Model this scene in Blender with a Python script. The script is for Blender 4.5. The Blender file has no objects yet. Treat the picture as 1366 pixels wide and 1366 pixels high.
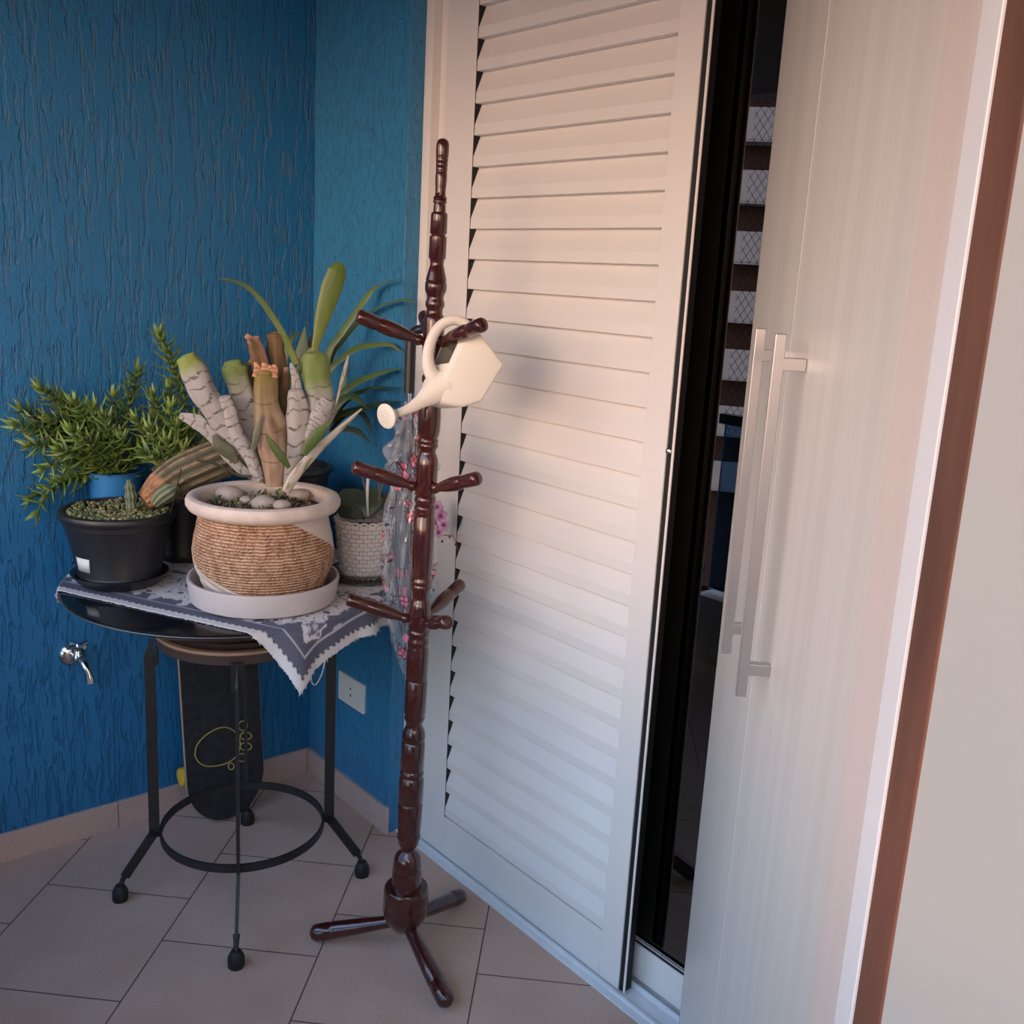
import bpy, bmesh, math, random
from mathutils import Vector, Matrix, noise
R=random.Random(7)
PI=math.pi
scene=bpy.context.scene
COL=scene.collection
def rad(a): return math.radians(a)

# ------------------------------------------------------------------ camera model
A3=Matrix(((0.76462,-0.10345,0.63613),(-0.64219,-0.20487,0.73868),(0.05391,-0.97331,-0.22309)))
def _n(v): return Vector(v).normalized()
_w=_n((1612,-218,1339)); _d=_n((-1163,-372,1339)); _v=_n((-324,5834,1339))
A3=Matrix((_w,_d,-_v))
CAM=Vector((0,0,1.5)); F=1339.0
def ray(px,py):
    return (A3@Vector((px-683,py-683,F))).normalized()
def hit(px,py,ax,val):
    r=ray(px,py); return CAM+r*((val-CAM[ax])/r[ax])
def at(px,py,P,dd=0.0):
    """point seen at px,py on the upright plane facing the camera through P (dd further back)"""
    r=ray(px,py); p=Vector((P[0],P[1])); L=p.length
    t=(L+dd)/((r.x*p.x+r.y*p.y)/L); return CAM+r*t
def depth(p): return (A3.transposed()@(Vector(p)-CAM)).z

# ------------------------------------------------------------------ materials
MATS={}
def new_mat(name):
    m=bpy.data.materials.new(name); m.use_nodes=True
    nt=m.node_tree; b=nt.nodes['Principled BSDF']; MATS[name]=m
    return m,nt,b
def plain(name,col,rough=.5,metal=0,coat=0,var=0,vscale=20,bump=0,bscale=80,spec=.5,ior=None,stretch=None,sss=0):
    m,nt,b=new_mat(name); N=nt.nodes; L=nt.links
    b.inputs['Base Color'].default_value=(*col,1); b.inputs['Roughness'].default_value=rough
    b.inputs['Metallic'].default_value=metal; b.inputs['Coat Weight'].default_value=coat; b.inputs['Coat Roughness'].default_value=.08
    b.inputs['Specular IOR Level'].default_value=spec
    if ior: b.inputs['IOR'].default_value=ior
    tc=N.new('ShaderNodeTexCoord'); mp=N.new('ShaderNodeMapping'); L.new(tc.outputs['Object'],mp.inputs[0])
    if stretch: mp.inputs['Scale'].default_value=stretch
    if var:
        n=N.new('ShaderNodeTexNoise'); n.inputs['Scale'].default_value=vscale; n.inputs['Detail'].default_value=6
        L.new(mp.outputs[0],n.inputs['Vector'])
        r=N.new('ShaderNodeValToRGB'); r.color_ramp.elements[0].position=.3; r.color_ramp.elements[1].position=.7
        r.color_ramp.elements[0].color=(*[c*(1-var) for c in col],1); r.color_ramp.elements[1].color=(*[min(1,c*(1+var)) for c in col],1)
        L.new(n.outputs['Fac'],r.inputs[0]); L.new(r.outputs[0],b.inputs['Base Color'])
    if bump:
        n2=N.new('ShaderNodeTexNoise'); n2.inputs['Scale'].default_value=bscale; n2.inputs['Detail'].default_value=4
        L.new(mp.outputs[0],n2.inputs['Vector'])
        bp=N.new('ShaderNodeBump'); bp.inputs['Strength'].default_value=bump; bp.inputs['Distance'].default_value=.004
        L.new(n2.outputs['Fac'],bp.inputs['Height']); L.new(bp.outputs[0],b.inputs['Normal'])
    return m
def vcol(name,rough=.6,bump=0,bscale=200,coat=0,trans=0):
    m,nt,b=new_mat(name); a=nt.nodes.new('ShaderNodeAttribute'); a.attribute_name='Col'
    nt.links.new(a.outputs['Color'],b.inputs['Base Color']); b.inputs['Roughness'].default_value=rough
    b.inputs['Coat Weight'].default_value=coat
    if bump:
        n2=nt.nodes.new('ShaderNodeTexNoise'); n2.inputs['Scale'].default_value=bscale
        tc=nt.nodes.new('ShaderNodeTexCoord'); nt.links.new(tc.outputs['Object'],n2.inputs['Vector'])
        bp=nt.nodes.new('ShaderNodeBump'); bp.inputs['Strength'].default_value=bump; bp.inputs['Distance'].default_value=.003
        nt.links.new(n2.outputs['Fac'],bp.inputs['Height']); nt.links.new(bp.outputs[0],b.inputs['Normal'])
    return m
BLUE=(.013,.165,.36)
def blue_wall(name,strength,sx,sz,col,axis='x'):
    """painted render with vertical dragged grooves"""
    m,nt,b=new_mat(name); N=nt.nodes; L=nt.links
    tc=N.new('ShaderNodeTexCoord'); mp=N.new('ShaderNodeMapping'); L.new(tc.outputs['Object'],mp.inputs[0])
    mp.inputs['Scale'].default_value=(sx,sx,sz)
    n=N.new('ShaderNodeTexNoise'); n.inputs['Scale'].default_value=1; n.inputs['Detail'].default_value=5; n.inputs['Roughness'].default_value=.55; n.inputs['Distortion'].default_value=.35
    L.new(mp.outputs[0],n.inputs['Vector'])
    r=N.new('ShaderNodeValToRGB'); r.color_ramp.elements[0].position=.41; r.color_ramp.elements[1].position=.48
    L.new(n.outputs['Fac'],r.inputs[0])
    n2=N.new('ShaderNodeTexNoise'); n2.inputs['Scale'].default_value=160; n2.inputs['Detail'].default_value=4
    L.new(tc.outputs['Object'],n2.inputs['Vector'])
    ad=N.new('ShaderNodeMath'); ad.operation='MULTIPLY_ADD'; ad.inputs[1].default_value=.35; L.new(n2.outputs['Fac'],ad.inputs[0]); L.new(r.outputs[0],ad.inputs[2])
    bp=N.new('ShaderNodeBump'); bp.inputs['Strength'].default_value=strength; bp.inputs['Distance'].default_value=.0045
    L.new(ad.outputs[0],bp.inputs['Height']); L.new(bp.outputs[0],b.inputs['Normal'])
    b.inputs['Base Color'].default_value=(*col,1); b.inputs['Roughness'].default_value=.42; b.inputs['Specular IOR Level'].default_value=.5
    return m
blue_wall('blue_grafiato',1.0,92,12,BLUE)
blue_wall('blue_smooth',.7,75,30,(.034,.21,.40))
plain('white_aluminium',(.77,.745,.71),.38,var=.015,vscale=3,spec=.45)
plain('frame_aluminium',(.80,.77,.72),.35,spec=.5)
plain('sill_white',(.70,.73,.74),.4,var=.05,vscale=30)
plain('black_rubber',(.006,.006,.006),.6)
plain('plastic_black',(.014,.015,.018),.38,bump=.05,bscale=300)
plain('iron_black',(.012,.011,.011),.5,bump=.25,bscale=140,var=.3,vscale=60)
plain('mahogany',(.050,.008,.005),.18,coat=.6,var=.35,vscale=9,stretch=(6,6,1),bump=.04,bscale=40)
plain('wood_seat',(.075,.045,.035),.5)
plain('wood_edge',(.42,.25,.15),.5,var=.1,vscale=12)
plain('seat_dark',(.035,.022,.018),.5)
plain('table_glass',(.006,.008,.011),.12,spec=.6)
plain('can_plastic',(.80,.74,.63),.42,spec=.4)
plain('can_inside_shade',(.12,.12,.09),.6)  # shade of the deep hollow put into the colour of the cavity
plain('terracotta_white',(.66,.55,.47),.75,var=.12,vscale=25,bump=.3,bscale=120)
plain('saucer_plastic',(.57,.50,.47),.45,var=.03,vscale=30)
plain('soil',(.075,.048,.032),.95,var=.6,vscale=90,bump=1,bscale=120)
plain('pebble',(.50,.42,.35),.6,var=.2,vscale=30)
plain('blue_plastic',(.03,.20,.46),.4)
plain('chrome',(.62,.60,.58),.18,metal=1)
plain('brushed_aluminium',(.50,.50,.50),.28,metal=.9)
plain('outlet_white',(.72,.72,.68),.45)
plain('deck_grip',(.022,.021,.022),.85,var=.4,vscale=50,bump=.3,bscale=500)
plain('deck_wood',(.45,.30,.22),.5)
plain('paw_yellow',(.50,.36,.10),.6)
plain('wheel_yellow',(.75,.48,.03),.4)
plain('white_paint',(.62,.60,.56),.7)
plain('ceiling_paint',(.48,.44,.40),.8)
plain('wall_cream',(.37,.375,.35),.42,var=.02,vscale=4,spec=.4)
plain('strip_white',(.84,.84,.83),.35)
plain('jamb_wood',(.15,.060,.036),.6,var=.35,vscale=14,stretch=(1,1,.25),spec=.4)
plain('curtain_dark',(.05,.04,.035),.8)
plain('building_white',(.80,.78,.75),.7)
plain('building_dark',(.10,.06,.05),.7)
plain('net_cord',(.03,.03,.03),.7)
plain('cactus_spine',(.20,.15,.09),.7)
plain('stick_white',(.75,.75,.72),.3)
plain('stem_brown',(.22,.15,.09),.6)
plain('wicker',(.72,.66,.60),.6,var=.08,vscale=60)
plain('mesh_metal',(.12,.11,.10),.4,metal=.6)
plain('label_paper',(.78,.76,.70),.6)
plain('fringe',(.62,.60,.58),.9)
vcol('vc_matte',.75,.3,300)
vcol('vc_leaf',.42,.12,80)
vcol('vc_pot',.8,.25,260)
vcol('vc_cloth',.85,.2,600)
vcol('vc_flower',.5)
def panel_mat(name,c1,c2):
    m,nt,b=new_mat(name); N=nt.nodes; L=nt.links
    tc=N.new('ShaderNodeTexCoord'); mp=N.new('ShaderNodeMapping'); L.new(tc.outputs['Object'],mp.inputs[0])
    mp.inputs['Scale'].default_value=(26,26,.35)
    n=N.new('ShaderNodeTexNoise'); n.inputs['Scale'].default_value=1; n.inputs['Detail'].default_value=8; n.inputs['Roughness'].default_value=.6
    L.new(mp.outputs[0],n.inputs['Vector'])
    r=N.new('ShaderNodeValToRGB'); r.color_ramp.elements[0].position=.3; r.color_ramp.elements[1].position=.72
    r.color_ramp.elements[0].color=(*c1,1); r.color_ramp.elements[1].color=(*c2,1)
    L.new(n.outputs['Fac'],r.inputs[0]); L.new(r.outputs[0],b.inputs['Base Color'])
    b.inputs['Roughness'].default_value=.3; b.inputs['Specular IOR Level'].default_value=.5
panel_mat('panel_oak',(.645,.61,.545),(.75,.715,.645))
panel_mat('panel_reflection',(.70,.60,.53),(.76,.66,.585))  # pinker panel tone, a warm reflection painted into the colour
# floor tiles laid diagonally, half bond
m,nt,b=new_mat('floor_tile'); N=nt.nodes; L=nt.links
tc=N.new('ShaderNodeTexCoord'); mp=N.new('ShaderNodeMapping'); mp.vector_type='TEXTURE'; L.new(tc.outputs['Object'],mp.inputs[0])
T=.3605
mp.inputs['Rotation'].default_value=(0,0,rad(45))
mp2=N.new('ShaderNodeMapping'); mp2.inputs['Location'].default_value=(-2.095+.159+6*T,1*(-.167)+6*T,0); L.new(mp.outputs[0],mp2.inputs[0])
br=N.new('ShaderNodeTexBrick'); br.offset=.56; br.inputs['Scale'].default_value=1; br.inputs['Brick Width'].default_value=T; br.inputs['Row Height'].default_value=T
br.inputs['Mortar Size'].default_value=.0016; br.inputs['Mortar Smooth'].default_value=.1; br.inputs['Bias'].default_value=0
br.inputs['Color1'].default_value=(.60,.425,.33,1); br.inputs['Color2'].default_value=(.62,.44,.345,1); br.inputs['Mortar'].default_value=(.09,.055,.045,1)
L.new(mp2.outputs[0],br.inputs['Vector'])
n=N.new('ShaderNodeTexNoise'); n.inputs['Scale'].default_value=220; n.inputs['Detail'].default_value=3; L.new(tc.outputs['Object'],n.inputs['Vector'])
n3=N.new('ShaderNodeTexNoise'); n3.inputs['Scale'].default_value=5; n3.inputs['Detail'].default_value=5; L.new(tc.outputs['Object'],n3.inputs['Vector'])
r=N.new('ShaderNodeValToRGB'); r.color_ramp.elements[0].position=.3; r.color_ramp.elements[0].color=(.82,.80,.78,1); r.color_ramp.elements[1].position=.7; r.color_ramp.elements[1].color=(1.0,1.0,1.0,1)
L.new(n.outputs['Fac'],r.inputs[0])
r3=N.new('ShaderNodeValToRGB'); r3.color_ramp.elements[0].position=.3; r3.color_ramp.elements[0].color=(.86,.84,.80,1); r3.color_ramp.elements[1].position=.6; r3.color_ramp.elements[1].color=(1,1,1,1)
L.new(n3.outputs['Fac'],r3.inputs[0])
mx=N.new('ShaderNodeMixRGB'); mx.blend_type='MULTIPLY'; mx.inputs[0].default_value=1; L.new(br.outputs['Color'],mx.inputs[1]); L.new(r.outputs[0],mx.inputs[2])
mx2=N.new('ShaderNodeMixRGB'); mx2.blend_type='MULTIPLY'; mx2.inputs[0].default_value=1; L.new(mx.outputs[0],mx2.inputs[1]); L.new(r3.outputs[0],mx2.inputs[2])
L.new(mx2.outputs[0],b.inputs['Base Color']); b.inputs['Roughness'].default_value=.55; b.inputs['Specular IOR Level'].default_value=.35
bp=N.new('ShaderNodeBump'); bp.inputs['Strength'].default_value=.5; bp.inputs['Distance'].default_value=.002; bp.invert=True
L.new(br.outputs['Fac'],bp.inputs['Height']); L.new(bp.outputs[0],b.inputs['Normal'])
plain('skirting_tile',(.52,.38,.32),.5,var=.12,vscale=160,bump=.1,bscale=300)
plain('grout',(.16,.10,.08),.9)
# dark tinted glass
m,nt,b=new_mat('dark_glass'); N=nt.nodes; L=nt.links; N.remove(b)
out=N['Material Output']; gl=N.new('ShaderNodeBsdfGlossy'); gl.inputs['Roughness'].default_value=.0; gl.inputs['Color'].default_value=(1,.97,.94,1)
tr=N.new('ShaderNodeBsdfTransparent'); tr.inputs['Color'].default_value=(.16,.13,.12,1)
fr=N.new('ShaderNodeFresnel'); fr.inputs['IOR'].default_value=1.9; ms=N.new('ShaderNodeMixShader')
L.new(fr.outputs[0],ms.inputs[0]); L.new(tr.outputs[0],ms.inputs[1]); L.new(gl.outputs[0],ms.inputs[2]); L.new(ms.outputs[0],out.inputs[0])
m,nt,b=new_mat('guard_filter_glass'); N=nt.nodes; L=nt.links; N.remove(b)
out=N['Material Output']; gl=N.new('ShaderNodeBsdfGlossy'); gl.inputs['Roughness'].default_value=.0
tr=N.new('ShaderNodeBsdfTransparent'); tr.inputs['Color'].default_value=(.36,.50,.62,1)  # blue tint set to cool the light on the lower shutter
fr=N.new('ShaderNodeFresnel'); fr.inputs['IOR'].default_value=1.45; ms=N.new('ShaderNodeMixShader')
L.new(fr.outputs[0],ms.inputs[0]); L.new(tr.outputs[0],ms.inputs[1]); L.new(gl.outputs[0],ms.inputs[2]); L.new(ms.outputs[0],out.inputs[0])
# clear printed vinyl
m,nt,b=new_mat('vinyl_print'); N=nt.nodes; L=nt.links; out=N['Material Output']
a=N.new('ShaderNodeAttribute'); a.attribute_name='Col'; L.new(a.outputs['Color'],b.inputs['Base Color']); b.inputs['Roughness'].default_value=.12; b.inputs['Specular IOR Level'].default_value=.8
tr=N.new('ShaderNodeBsdfTransparent'); tr.inputs[0].default_value=(.95,.96,.97,1); ms=N.new('ShaderNodeMixShader')
L.new(a.outputs['Alpha'],ms.inputs[0]); L.new(tr.outputs[0],ms.inputs[1]); L.new(b.outputs[0],ms.inputs[2]); L.new(ms.outputs[0],out.inputs[0])

# ------------------------------------------------------------------ mesh builder
class MB:
    def __init__(s): s.v=[]; s.f=[]; s.c=[]
    def add(s,vs,fs,cs=None):
        o=len(s.v); s.v+= [Vector(p) for p in vs]; s.f+=[tuple(i+o for i in f) for f in fs]
        s.c+= cs if cs else [(.5,.5,.5,1)]*len(vs)
    def box(s,a,b):
        x0,y0,z0=a; x1,y1,z1=b
        s.add([(x0,y0,z0),(x1,y0,z0),(x1,y1,z0),(x0,y1,z0),(x0,y0,z1),(x1,y0,z1),(x1,y1,z1),(x0,y1,z1)],
              [(0,3,2,1),(4,5,6,7),(0,1,5,4),(1,2,6,5),(2,3,7,6),(3,0,4,7)])
    def obox(s,o,ux,uy,uz,a,b):
        """box in a local frame"""
        x0,y0,z0=a; x1,y1,z1=b; o=Vector(o)
        P=[(x0,y0,z0),(x1,y0,z0),(x1,y1,z0),(x0,y1,z0),(x0,y0,z1),(x1,y0,z1),(x1,y1,z1),(x0,y1,z1)]
        s.add([o+ux*p[0]+uy*p[1]+uz*p[2] for p in P],[(0,3,2,1),(4,5,6,7),(0,1,5,4),(1,2,6,5),(2,3,7,6),(3,0,4,7)])
    def lathe(s,base,prof,n=32,axis=(0,0,1),colf=None,warp=None,capb=True,capt=True,rf=None):
        """prof: list (r,h) along axis"""
        ax=Vector(axis).normalized(); base=Vector(base)
        t=Vector((1,0,0)) if abs(ax.x)<.8 else Vector((0,1,0))
        if abs(ax.z)>.99: u=Vector((1,0,0)); w=Vector((0,1,0))
        else: u=(t-ax*t.dot(ax)).normalized(); w=ax.cross(u)
        vs=[];cs=[]
        for j,(r_,h) in enumerate(prof):
            for i in range(n):
                th=2*PI*i/n; rr=r_*(rf(th,h,j) if rf else 1)
                p=base+ax*h+(u*math.cos(th)+w*math.sin(th))*rr
                if warp: p=warp(p,h)
                vs.append(p)
                if colf: cs.append(colf(th,h,j))
        fs=[]
        for j in range(len(prof)-1):
            for i in range(n):
                k=(i+1)%n; fs.append((j*n+i,j*n+k,(j+1)*n+k,(j+1)*n+i))
        if capb: fs.append(tuple(reversed(range(n))))
        if capt: fs.append(tuple(range((len(prof)-1)*n,len(prof)*n)))
        s.add(vs,fs,cs if colf else None)
    def tube(s,path,radii,n=10,flat=1.0,nrm=None,colf=None,sub=6,cap=True,rf=None):
        P=[Vector(p) for p in path]; 
        if not isinstance(radii,(list,tuple)): radii=[radii]*len(P)
        pts=[];rs=[];ts=[]
        m=len(P)
        if m==2 and sub<=1: pts=P;rs=list(radii);ts=[0,1]
        else:
            for i in range(m-1):
                p0=P[i-1] if i else P[0]*2-P[1]; p1=P[i];p2=P[i+1]; p3=P[i+2] if i+2<m else P[-1]*2-P[-2]
                for k in range(sub):
                    t=k/sub
                    pts.append(.5*((2*p1)+(-p0+p2)*t+(2*p0-5*p1+4*p2-p3)*t*t+(-p0+3*p1-3*p2+p3)*t**3))
                    rs.append(radii[i]*(1-t)+radii[i+1]*t); ts.append((i+t)/(m-1))
            pts.append(P[-1]); rs.append(radii[-1]); ts.append(1)
        nv=Vector(nrm) if nrm else None
        vs=[];cs=[]; prev=None
        for j,p in enumerate(pts):
            tg=(pts[min(j+1,len(pts)-1)]-pts[max(j-1,0)])
            tg=tg.normalized() if tg.length>1e-9 else Vector((0,0,1))
            if nv is not None: w=nv-tg*nv.dot(tg)
            else:
                if prev is None:
                    a=Vector((0,0,1)) if abs(tg.z)<.9 else Vector((1,0,0)); w=a-tg*a.dot(tg)
                else: w=prev-tg*prev.dot(tg)
            if w.length<1e-6: w=Vector((.3,.5,.2)); w-=tg*w.dot(tg)
            w.normalize(); prev=w; u=tg.cross(w)
            for i in range(n):
                th=2*PI*i/n; rr=rs[j]*(rf(th,ts[j]) if rf else 1)
                vs.append(p+u*math.cos(th)*rr+w*math.sin(th)*rr*flat)
                if colf: cs.append(colf(ts[j],th))
        fs=[]
        for j in range(len(pts)-1):
            for i in range(n):
                k=(i+1)%n; fs.append((j*n+i,j*n+k,(j+1)*n+k,(j+1)*n+i))
        if cap: fs.append(tuple(reversed(range(n)))); fs.append(tuple(range((len(pts)-1)*n,len(pts)*n)))
        s.add(vs,fs,cs if colf else None)
    def build(s,name,mat,parent=None,smooth=True,bevel=0,seg=2,angle=40,label=None):
        me=bpy.data.meshes.new(name)
        off=Vector(parent.get('_o',(0,0,0))) if parent else Vector((0,0,0))
        if parent is None and getattr(s,'origin',None) is not None: off=Vector(s.origin)
        me.from_pydata([v-off for v in s.v],[],s.f); me.update()
        ca=me.color_attributes.new('Col','FLOAT_COLOR','POINT')
        flat=[]
        for c in s.c: flat+= list(c) if len(c)==4 else [*c,1]
        ca.data.foreach_set('color',flat)
        if smooth:
            me.polygons.foreach_set('use_smooth',[True]*len(me.polygons))
        o=bpy.data.objects.new(name,me); COL.objects.link(o); me.materials.append(MATS[mat])
        if parent: o.parent=parent; o['_o']=tuple(off)
        else: o.location=off; o['_o']=tuple(off)
        if bevel:
            md=o.modifiers.new('Bevel','BEVEL'); md.width=bevel; md.segments=seg; md.limit_method='ANGLE'; md.angle_limit=rad(35)
        if smooth:
            bm=bmesh.new(); bm.from_mesh(me)
            for e in bm.edges:
                if len(e.link_faces)==2 and e.calc_face_angle(0)>rad(angle): e.smooth=False
            bm.to_mesh(me); bm.free()
        if label: o['label']=label
        return o
def thing(name,loc,label,cat,group=None):
    o=bpy.data.objects.new(name,None); COL.objects.link(o); o.location=loc; o['_o']=tuple(loc)
    o.empty_display_size=.05
    o['label']=label; o['category']=cat
    if group: o['group']=group
    return o
def tag(o,label,cat,group=None,kind=None):
    o['label']=label; o['category']=cat
    if group:o['group']=group
    if kind:o['kind']=kind
    return o
def struct(name,mb,mat,smooth=False,**k):
    o=mb.build(name,mat,None,smooth,**k); o['kind']='structure'; return o

XW=1.406; YW=2.527; XD=1.463; XO=-.15
# ------------------------------------------------------------------ room shell
b=MB(); b.box((-.3,-2.6,-.1),(1.95,2.62,0)); struct('floor',b,'floor_tile')
b=MB(); b.box((-.75,-2.6,2.62),(1.95,2.7,2.72)); struct('ceiling',b,'ceiling_paint')
b=MB(); b.box((XO+.04,YW,0),(1.9,YW+.12,2.62)); struct('wall_left',b,'blue_grafiato')
b=MB(); b.box((XW,2.085,0),(1.9,YW,2.62)); struct('wall_short',b,'blue_smooth',bevel=.002)
b=MB(); b.box((XO-.12,-2.6,0),(XO,YW,.28)); struct('wall_parapet',b,'white_paint')
b=MB(); b.box((XO-.065,-2.45,.30),(XO-.055,YW-.02,.99)); rl=struct('trim_6',b,'guard_filter_glass')  # unseen guard, added to let tinted light onto floor and lower shutter
b=MB(); b.box((XO-.08,-2.5,.99),(XO-.04,YW,1.03)); b.build('top_rail','plastic_black',rl,False)
b=MB(); b.box((XO-.12,-2.6,2.22),(XO,YW,2.62)); struct('wall_lintel',b,'ceiling_paint')
b=MB(); b.box((XO-.12,-2.6,0),(1.9,-2.5,.28)); struct('wall_back',b,'white_paint')
b=MB(); b.box((XO-.12,-2.6,2.3),(1.9,-2.5,2.62)); struct('trim_5',b,'ceiling_paint')
# skirting
def skirting(name,mk,length,axis):
    o=MB(); n=0; t=0
    cuts=[0]; 
    while cuts[-1]<length-1e-6: cuts.append(min(length,(cuts[-1]+.36) if cuts[-1] else mk))
    for a,c in zip(cuts[:-1],cuts[1:]):
        g=.0008
        if axis=='x': o.box((max(a+g,.04)+XO,YW-.009,0),(c-g+XO,YW+.002,.078))
        else: o.box((XW-.009,YW-.001-c+g,0),(XW+.002,YW-.001-a-g,.078))
    return struct(name,o,'skirting_tile',bevel=.001)
skirting('baseboard_left',.256,1.556-.01,'x')
skirting('baseboard_short',.36,.4435,'y')
# ------------------------------------------------------------------ louvred sliding shutter (door_1)
b=MB()
b.box((1.448,2.055,0),(1.56,2.085,2.45)); b.box((1.472,2.02,0),(1.56,2.055,2.45)); b.box((1.448,.6,2.42),(1.6,2.085,2.5))
b.box((1.455,2.04,0.0),(1.472,2.055,.03))
fr=struct('trim_1',b,'frame_aluminium',bevel=.001)
b=MB(); b.box((1.43,.55,0),(1.66,2.085,.004)); b.box((1.447,.55,.004),(1.455,2.055,.011)); b.box((1.497,.55,.004),(1.503,2.055,.016)); b.box((1.548,.55,.004),(1.553,2.055,.016)); b.box((1.59,.55,.004),(1.6,2.055,.02))
struct('trim_2',b,'sill_white',bevel=.0008)
b=MB(); b.box((1.45,.3,2.5),(1.9,2.085,2.62)); struct('wall_right',b,'wall_cream')
b=MB()
b.box((XD,1.9077,.006),(XD+.03,2.019,2.42)); b.box((XD,1.2585,.006),(XD+.03,1.318,2.42)); b.box((XD,1.318,.006),(XD+.03,1.9077,.117)); b.box((XD,1.318,2.36),(XD+.03,1.9077,2.42))
door=struct('door_1',b,'white_aluminium',bevel=.0012)
b=MB()
for k in range(33):
    zt=.122+.0678*(k+1)
    if zt>2.37: break
    prof=[(.0205,.004),(.0012,-.045),(.0006,-.0672),(.0016,-.0680),(.0192,-.0680),(.026,.004)]
    vs=[];
    for y in (1.3175,1.9050):
        vs+=[(XD+x,y,zt+z) for x,z in prof]
    n=len(prof); fs=[tuple(range(n)),tuple(reversed(range(n,2*n)))]+[(i,i+n,(i+1)%n+n,(i+1)%n) for i in range(n)]
    b.add(vs,fs)
b.build('louvre_slats','white_aluminium',door,False,bevel=.0006)
b=MB(); b.box((XD+.0012,1.9052,.118),(XD+.0298,1.9078,2.36)); b.build('slat_gap_dark','black_rubber',door,False)  # black strip added to darken the gaps at the slat ends
b=MB(); b.box((XD+.004,1.2455,.006),(XD+.028,1.2585,2.42)); b.build('brush_seal','black_rubber',door,False)
b=MB(); b.box((XD+.002,1.2405,.006),(XD+.0045,1.2455,2.42)); b.build('edge_bead','frame_aluminium',door,False)
b=MB(); b.lathe((XD+.001,1.2512,1.2),[(.006,0),(.006,.004),(.003,.006)],14,axis=(-1,0,0)); b.build('latch_button','chrome',door)
# ------------------------------------------------------------------ sliding glass leaf
b=MB(); b.box((1.515,.7,.016),(1.545,2.02,.098)); b.box((1.515,.7,2.36),(1.545,2.02,2.42)); b.box((1.515,1.97,.098),(1.545,2.02,2.36))
g=struct('window_1',b,'frame_aluminium',bevel=.001)
b=MB(); b.box((1.518,.7,.098),(1.522,1.97,.106)); b.build('gasket','black_rubber',g,False)
b=MB(); b.box((1.5165,.7,.1062),(1.5185,1.97,.1075)); b.build('gasket_bead','frame_aluminium',g,False)
b=MB(); b.box((1.527,.7,.106),(1.533,1.97,2.36)); b.build('glass_pane','dark_glass',g,False)
# dark room behind the glass with a curtain
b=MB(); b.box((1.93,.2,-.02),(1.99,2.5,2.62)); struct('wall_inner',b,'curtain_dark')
b=MB()
vs=[];fs=[]
ny=160
for i in range(ny+1):
    y=.75+i*1.25/ny; x=1.72+.018*math.sin(i*.62)+.006*math.sin(i*1.7)
    vs+= [(x,y,.02),(x,y,2.45),(x+.003,y,2.45),(x+.003,y,.02)]
for i in range(ny):
    for k in range(4): fs.append((i*4+k,i*4+(k+1)%4,(i+1)*4+(k+1)%4,(i+1)*4+k))
b.add(vs,fs); b.origin=(1.72,1.35,.0); tag(b.build('curtain','curtain_dark'),'dark curtain hanging behind the tinted glass of the sliding door','curtain')

# ------------------------------------------------------------------ diagonal pair of limed wood doors
E0=Vector((1.44,1.0707,0)); D2=Vector((-.7080,-.7062,0)).normalized(); NP=Vector((-.7062,.7080,0)).normalized(); UZ=Vector((0,0,1))
HT=2.6
def pbox(mb,s0,s1,z0,z1,o0,o1): mb.obox(E0,D2,NP,UZ,(s0,o0,z0),(s1,o1,z1))
b=MB(); pbox(b,0,.3660,.006,HT,-.03,0); d3=struct('door_2',b,'panel_oak',bevel=.0012)
b=MB(); pbox(b,.3685,.874,.006,HT,-.03,0); d4=struct('door_3',b,'panel_oak',bevel=.0012)
b=MB(); pbox(b,.874,.9665,.006,HT,-.03,.0004); b.build('door_reflection_strip','panel_reflection',d4,False,bevel=.0004)  # strip of the door face coloured as a warm reflection in the gloss
def handle(parent,s,z0=.973,z1=1.455,zb=(1.012,1.418)):
    b=MB(); pbox(b,s-.007,s+.007,z0,z1,.028,.042); h=b.build('door_handle','brushed_aluminium',parent,False,bevel=.001)
    b=MB()
    for z in zb: pbox(b,s-.007,s+.007,z-.008,z+.008,.0005,.03)
    b.build('handle_bracket','brushed_aluminium',h,False,bevel=.0008)
def sof(p): return (Vector((p[0],p[1],0))-E0).dot(D2)
handle(d4,sof((1.0977,.7293))); handle(d3,sof((1.2135,.8448)))
b=MB(); pbox(b,.9695,1.0112,0,HT,-.03,.004); struct('trim_3',b,'strip_white',bevel=.001)
b=MB(); pbox(b,1.0112,1.071,0,HT,-.04,.002); struct('trim_4',b,'jamb_wood',bevel=.002)
Q=E0+D2*1.071
b=MB(); b.box((Q.x,-2.55,0),(Q.x+.14,Q.y+.002,2.62)); struct('wall_near',b,'wall_cream')
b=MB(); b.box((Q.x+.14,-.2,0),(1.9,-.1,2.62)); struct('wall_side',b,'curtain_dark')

# ------------------------------------------------------------------ outlet
o=thing('wall_outlet',(XW,2.28,.35),'white plastic wall socket plate on the short blue wall, right of the table legs','outlet')
b=MB(); b.box((XW-.008,2.212,.306),(XW+.001,2.347,.392)); b.build('face_plate','outlet_white',o,False,bevel=.002)
b=MB()
for z in (.339,.359): b.lathe((XW-.0082,2.279,z),[(.0035,0),(.0035,.0006)],12,axis=(-1,0,0))
b.build('socket_hole','black_rubber',o)
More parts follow.
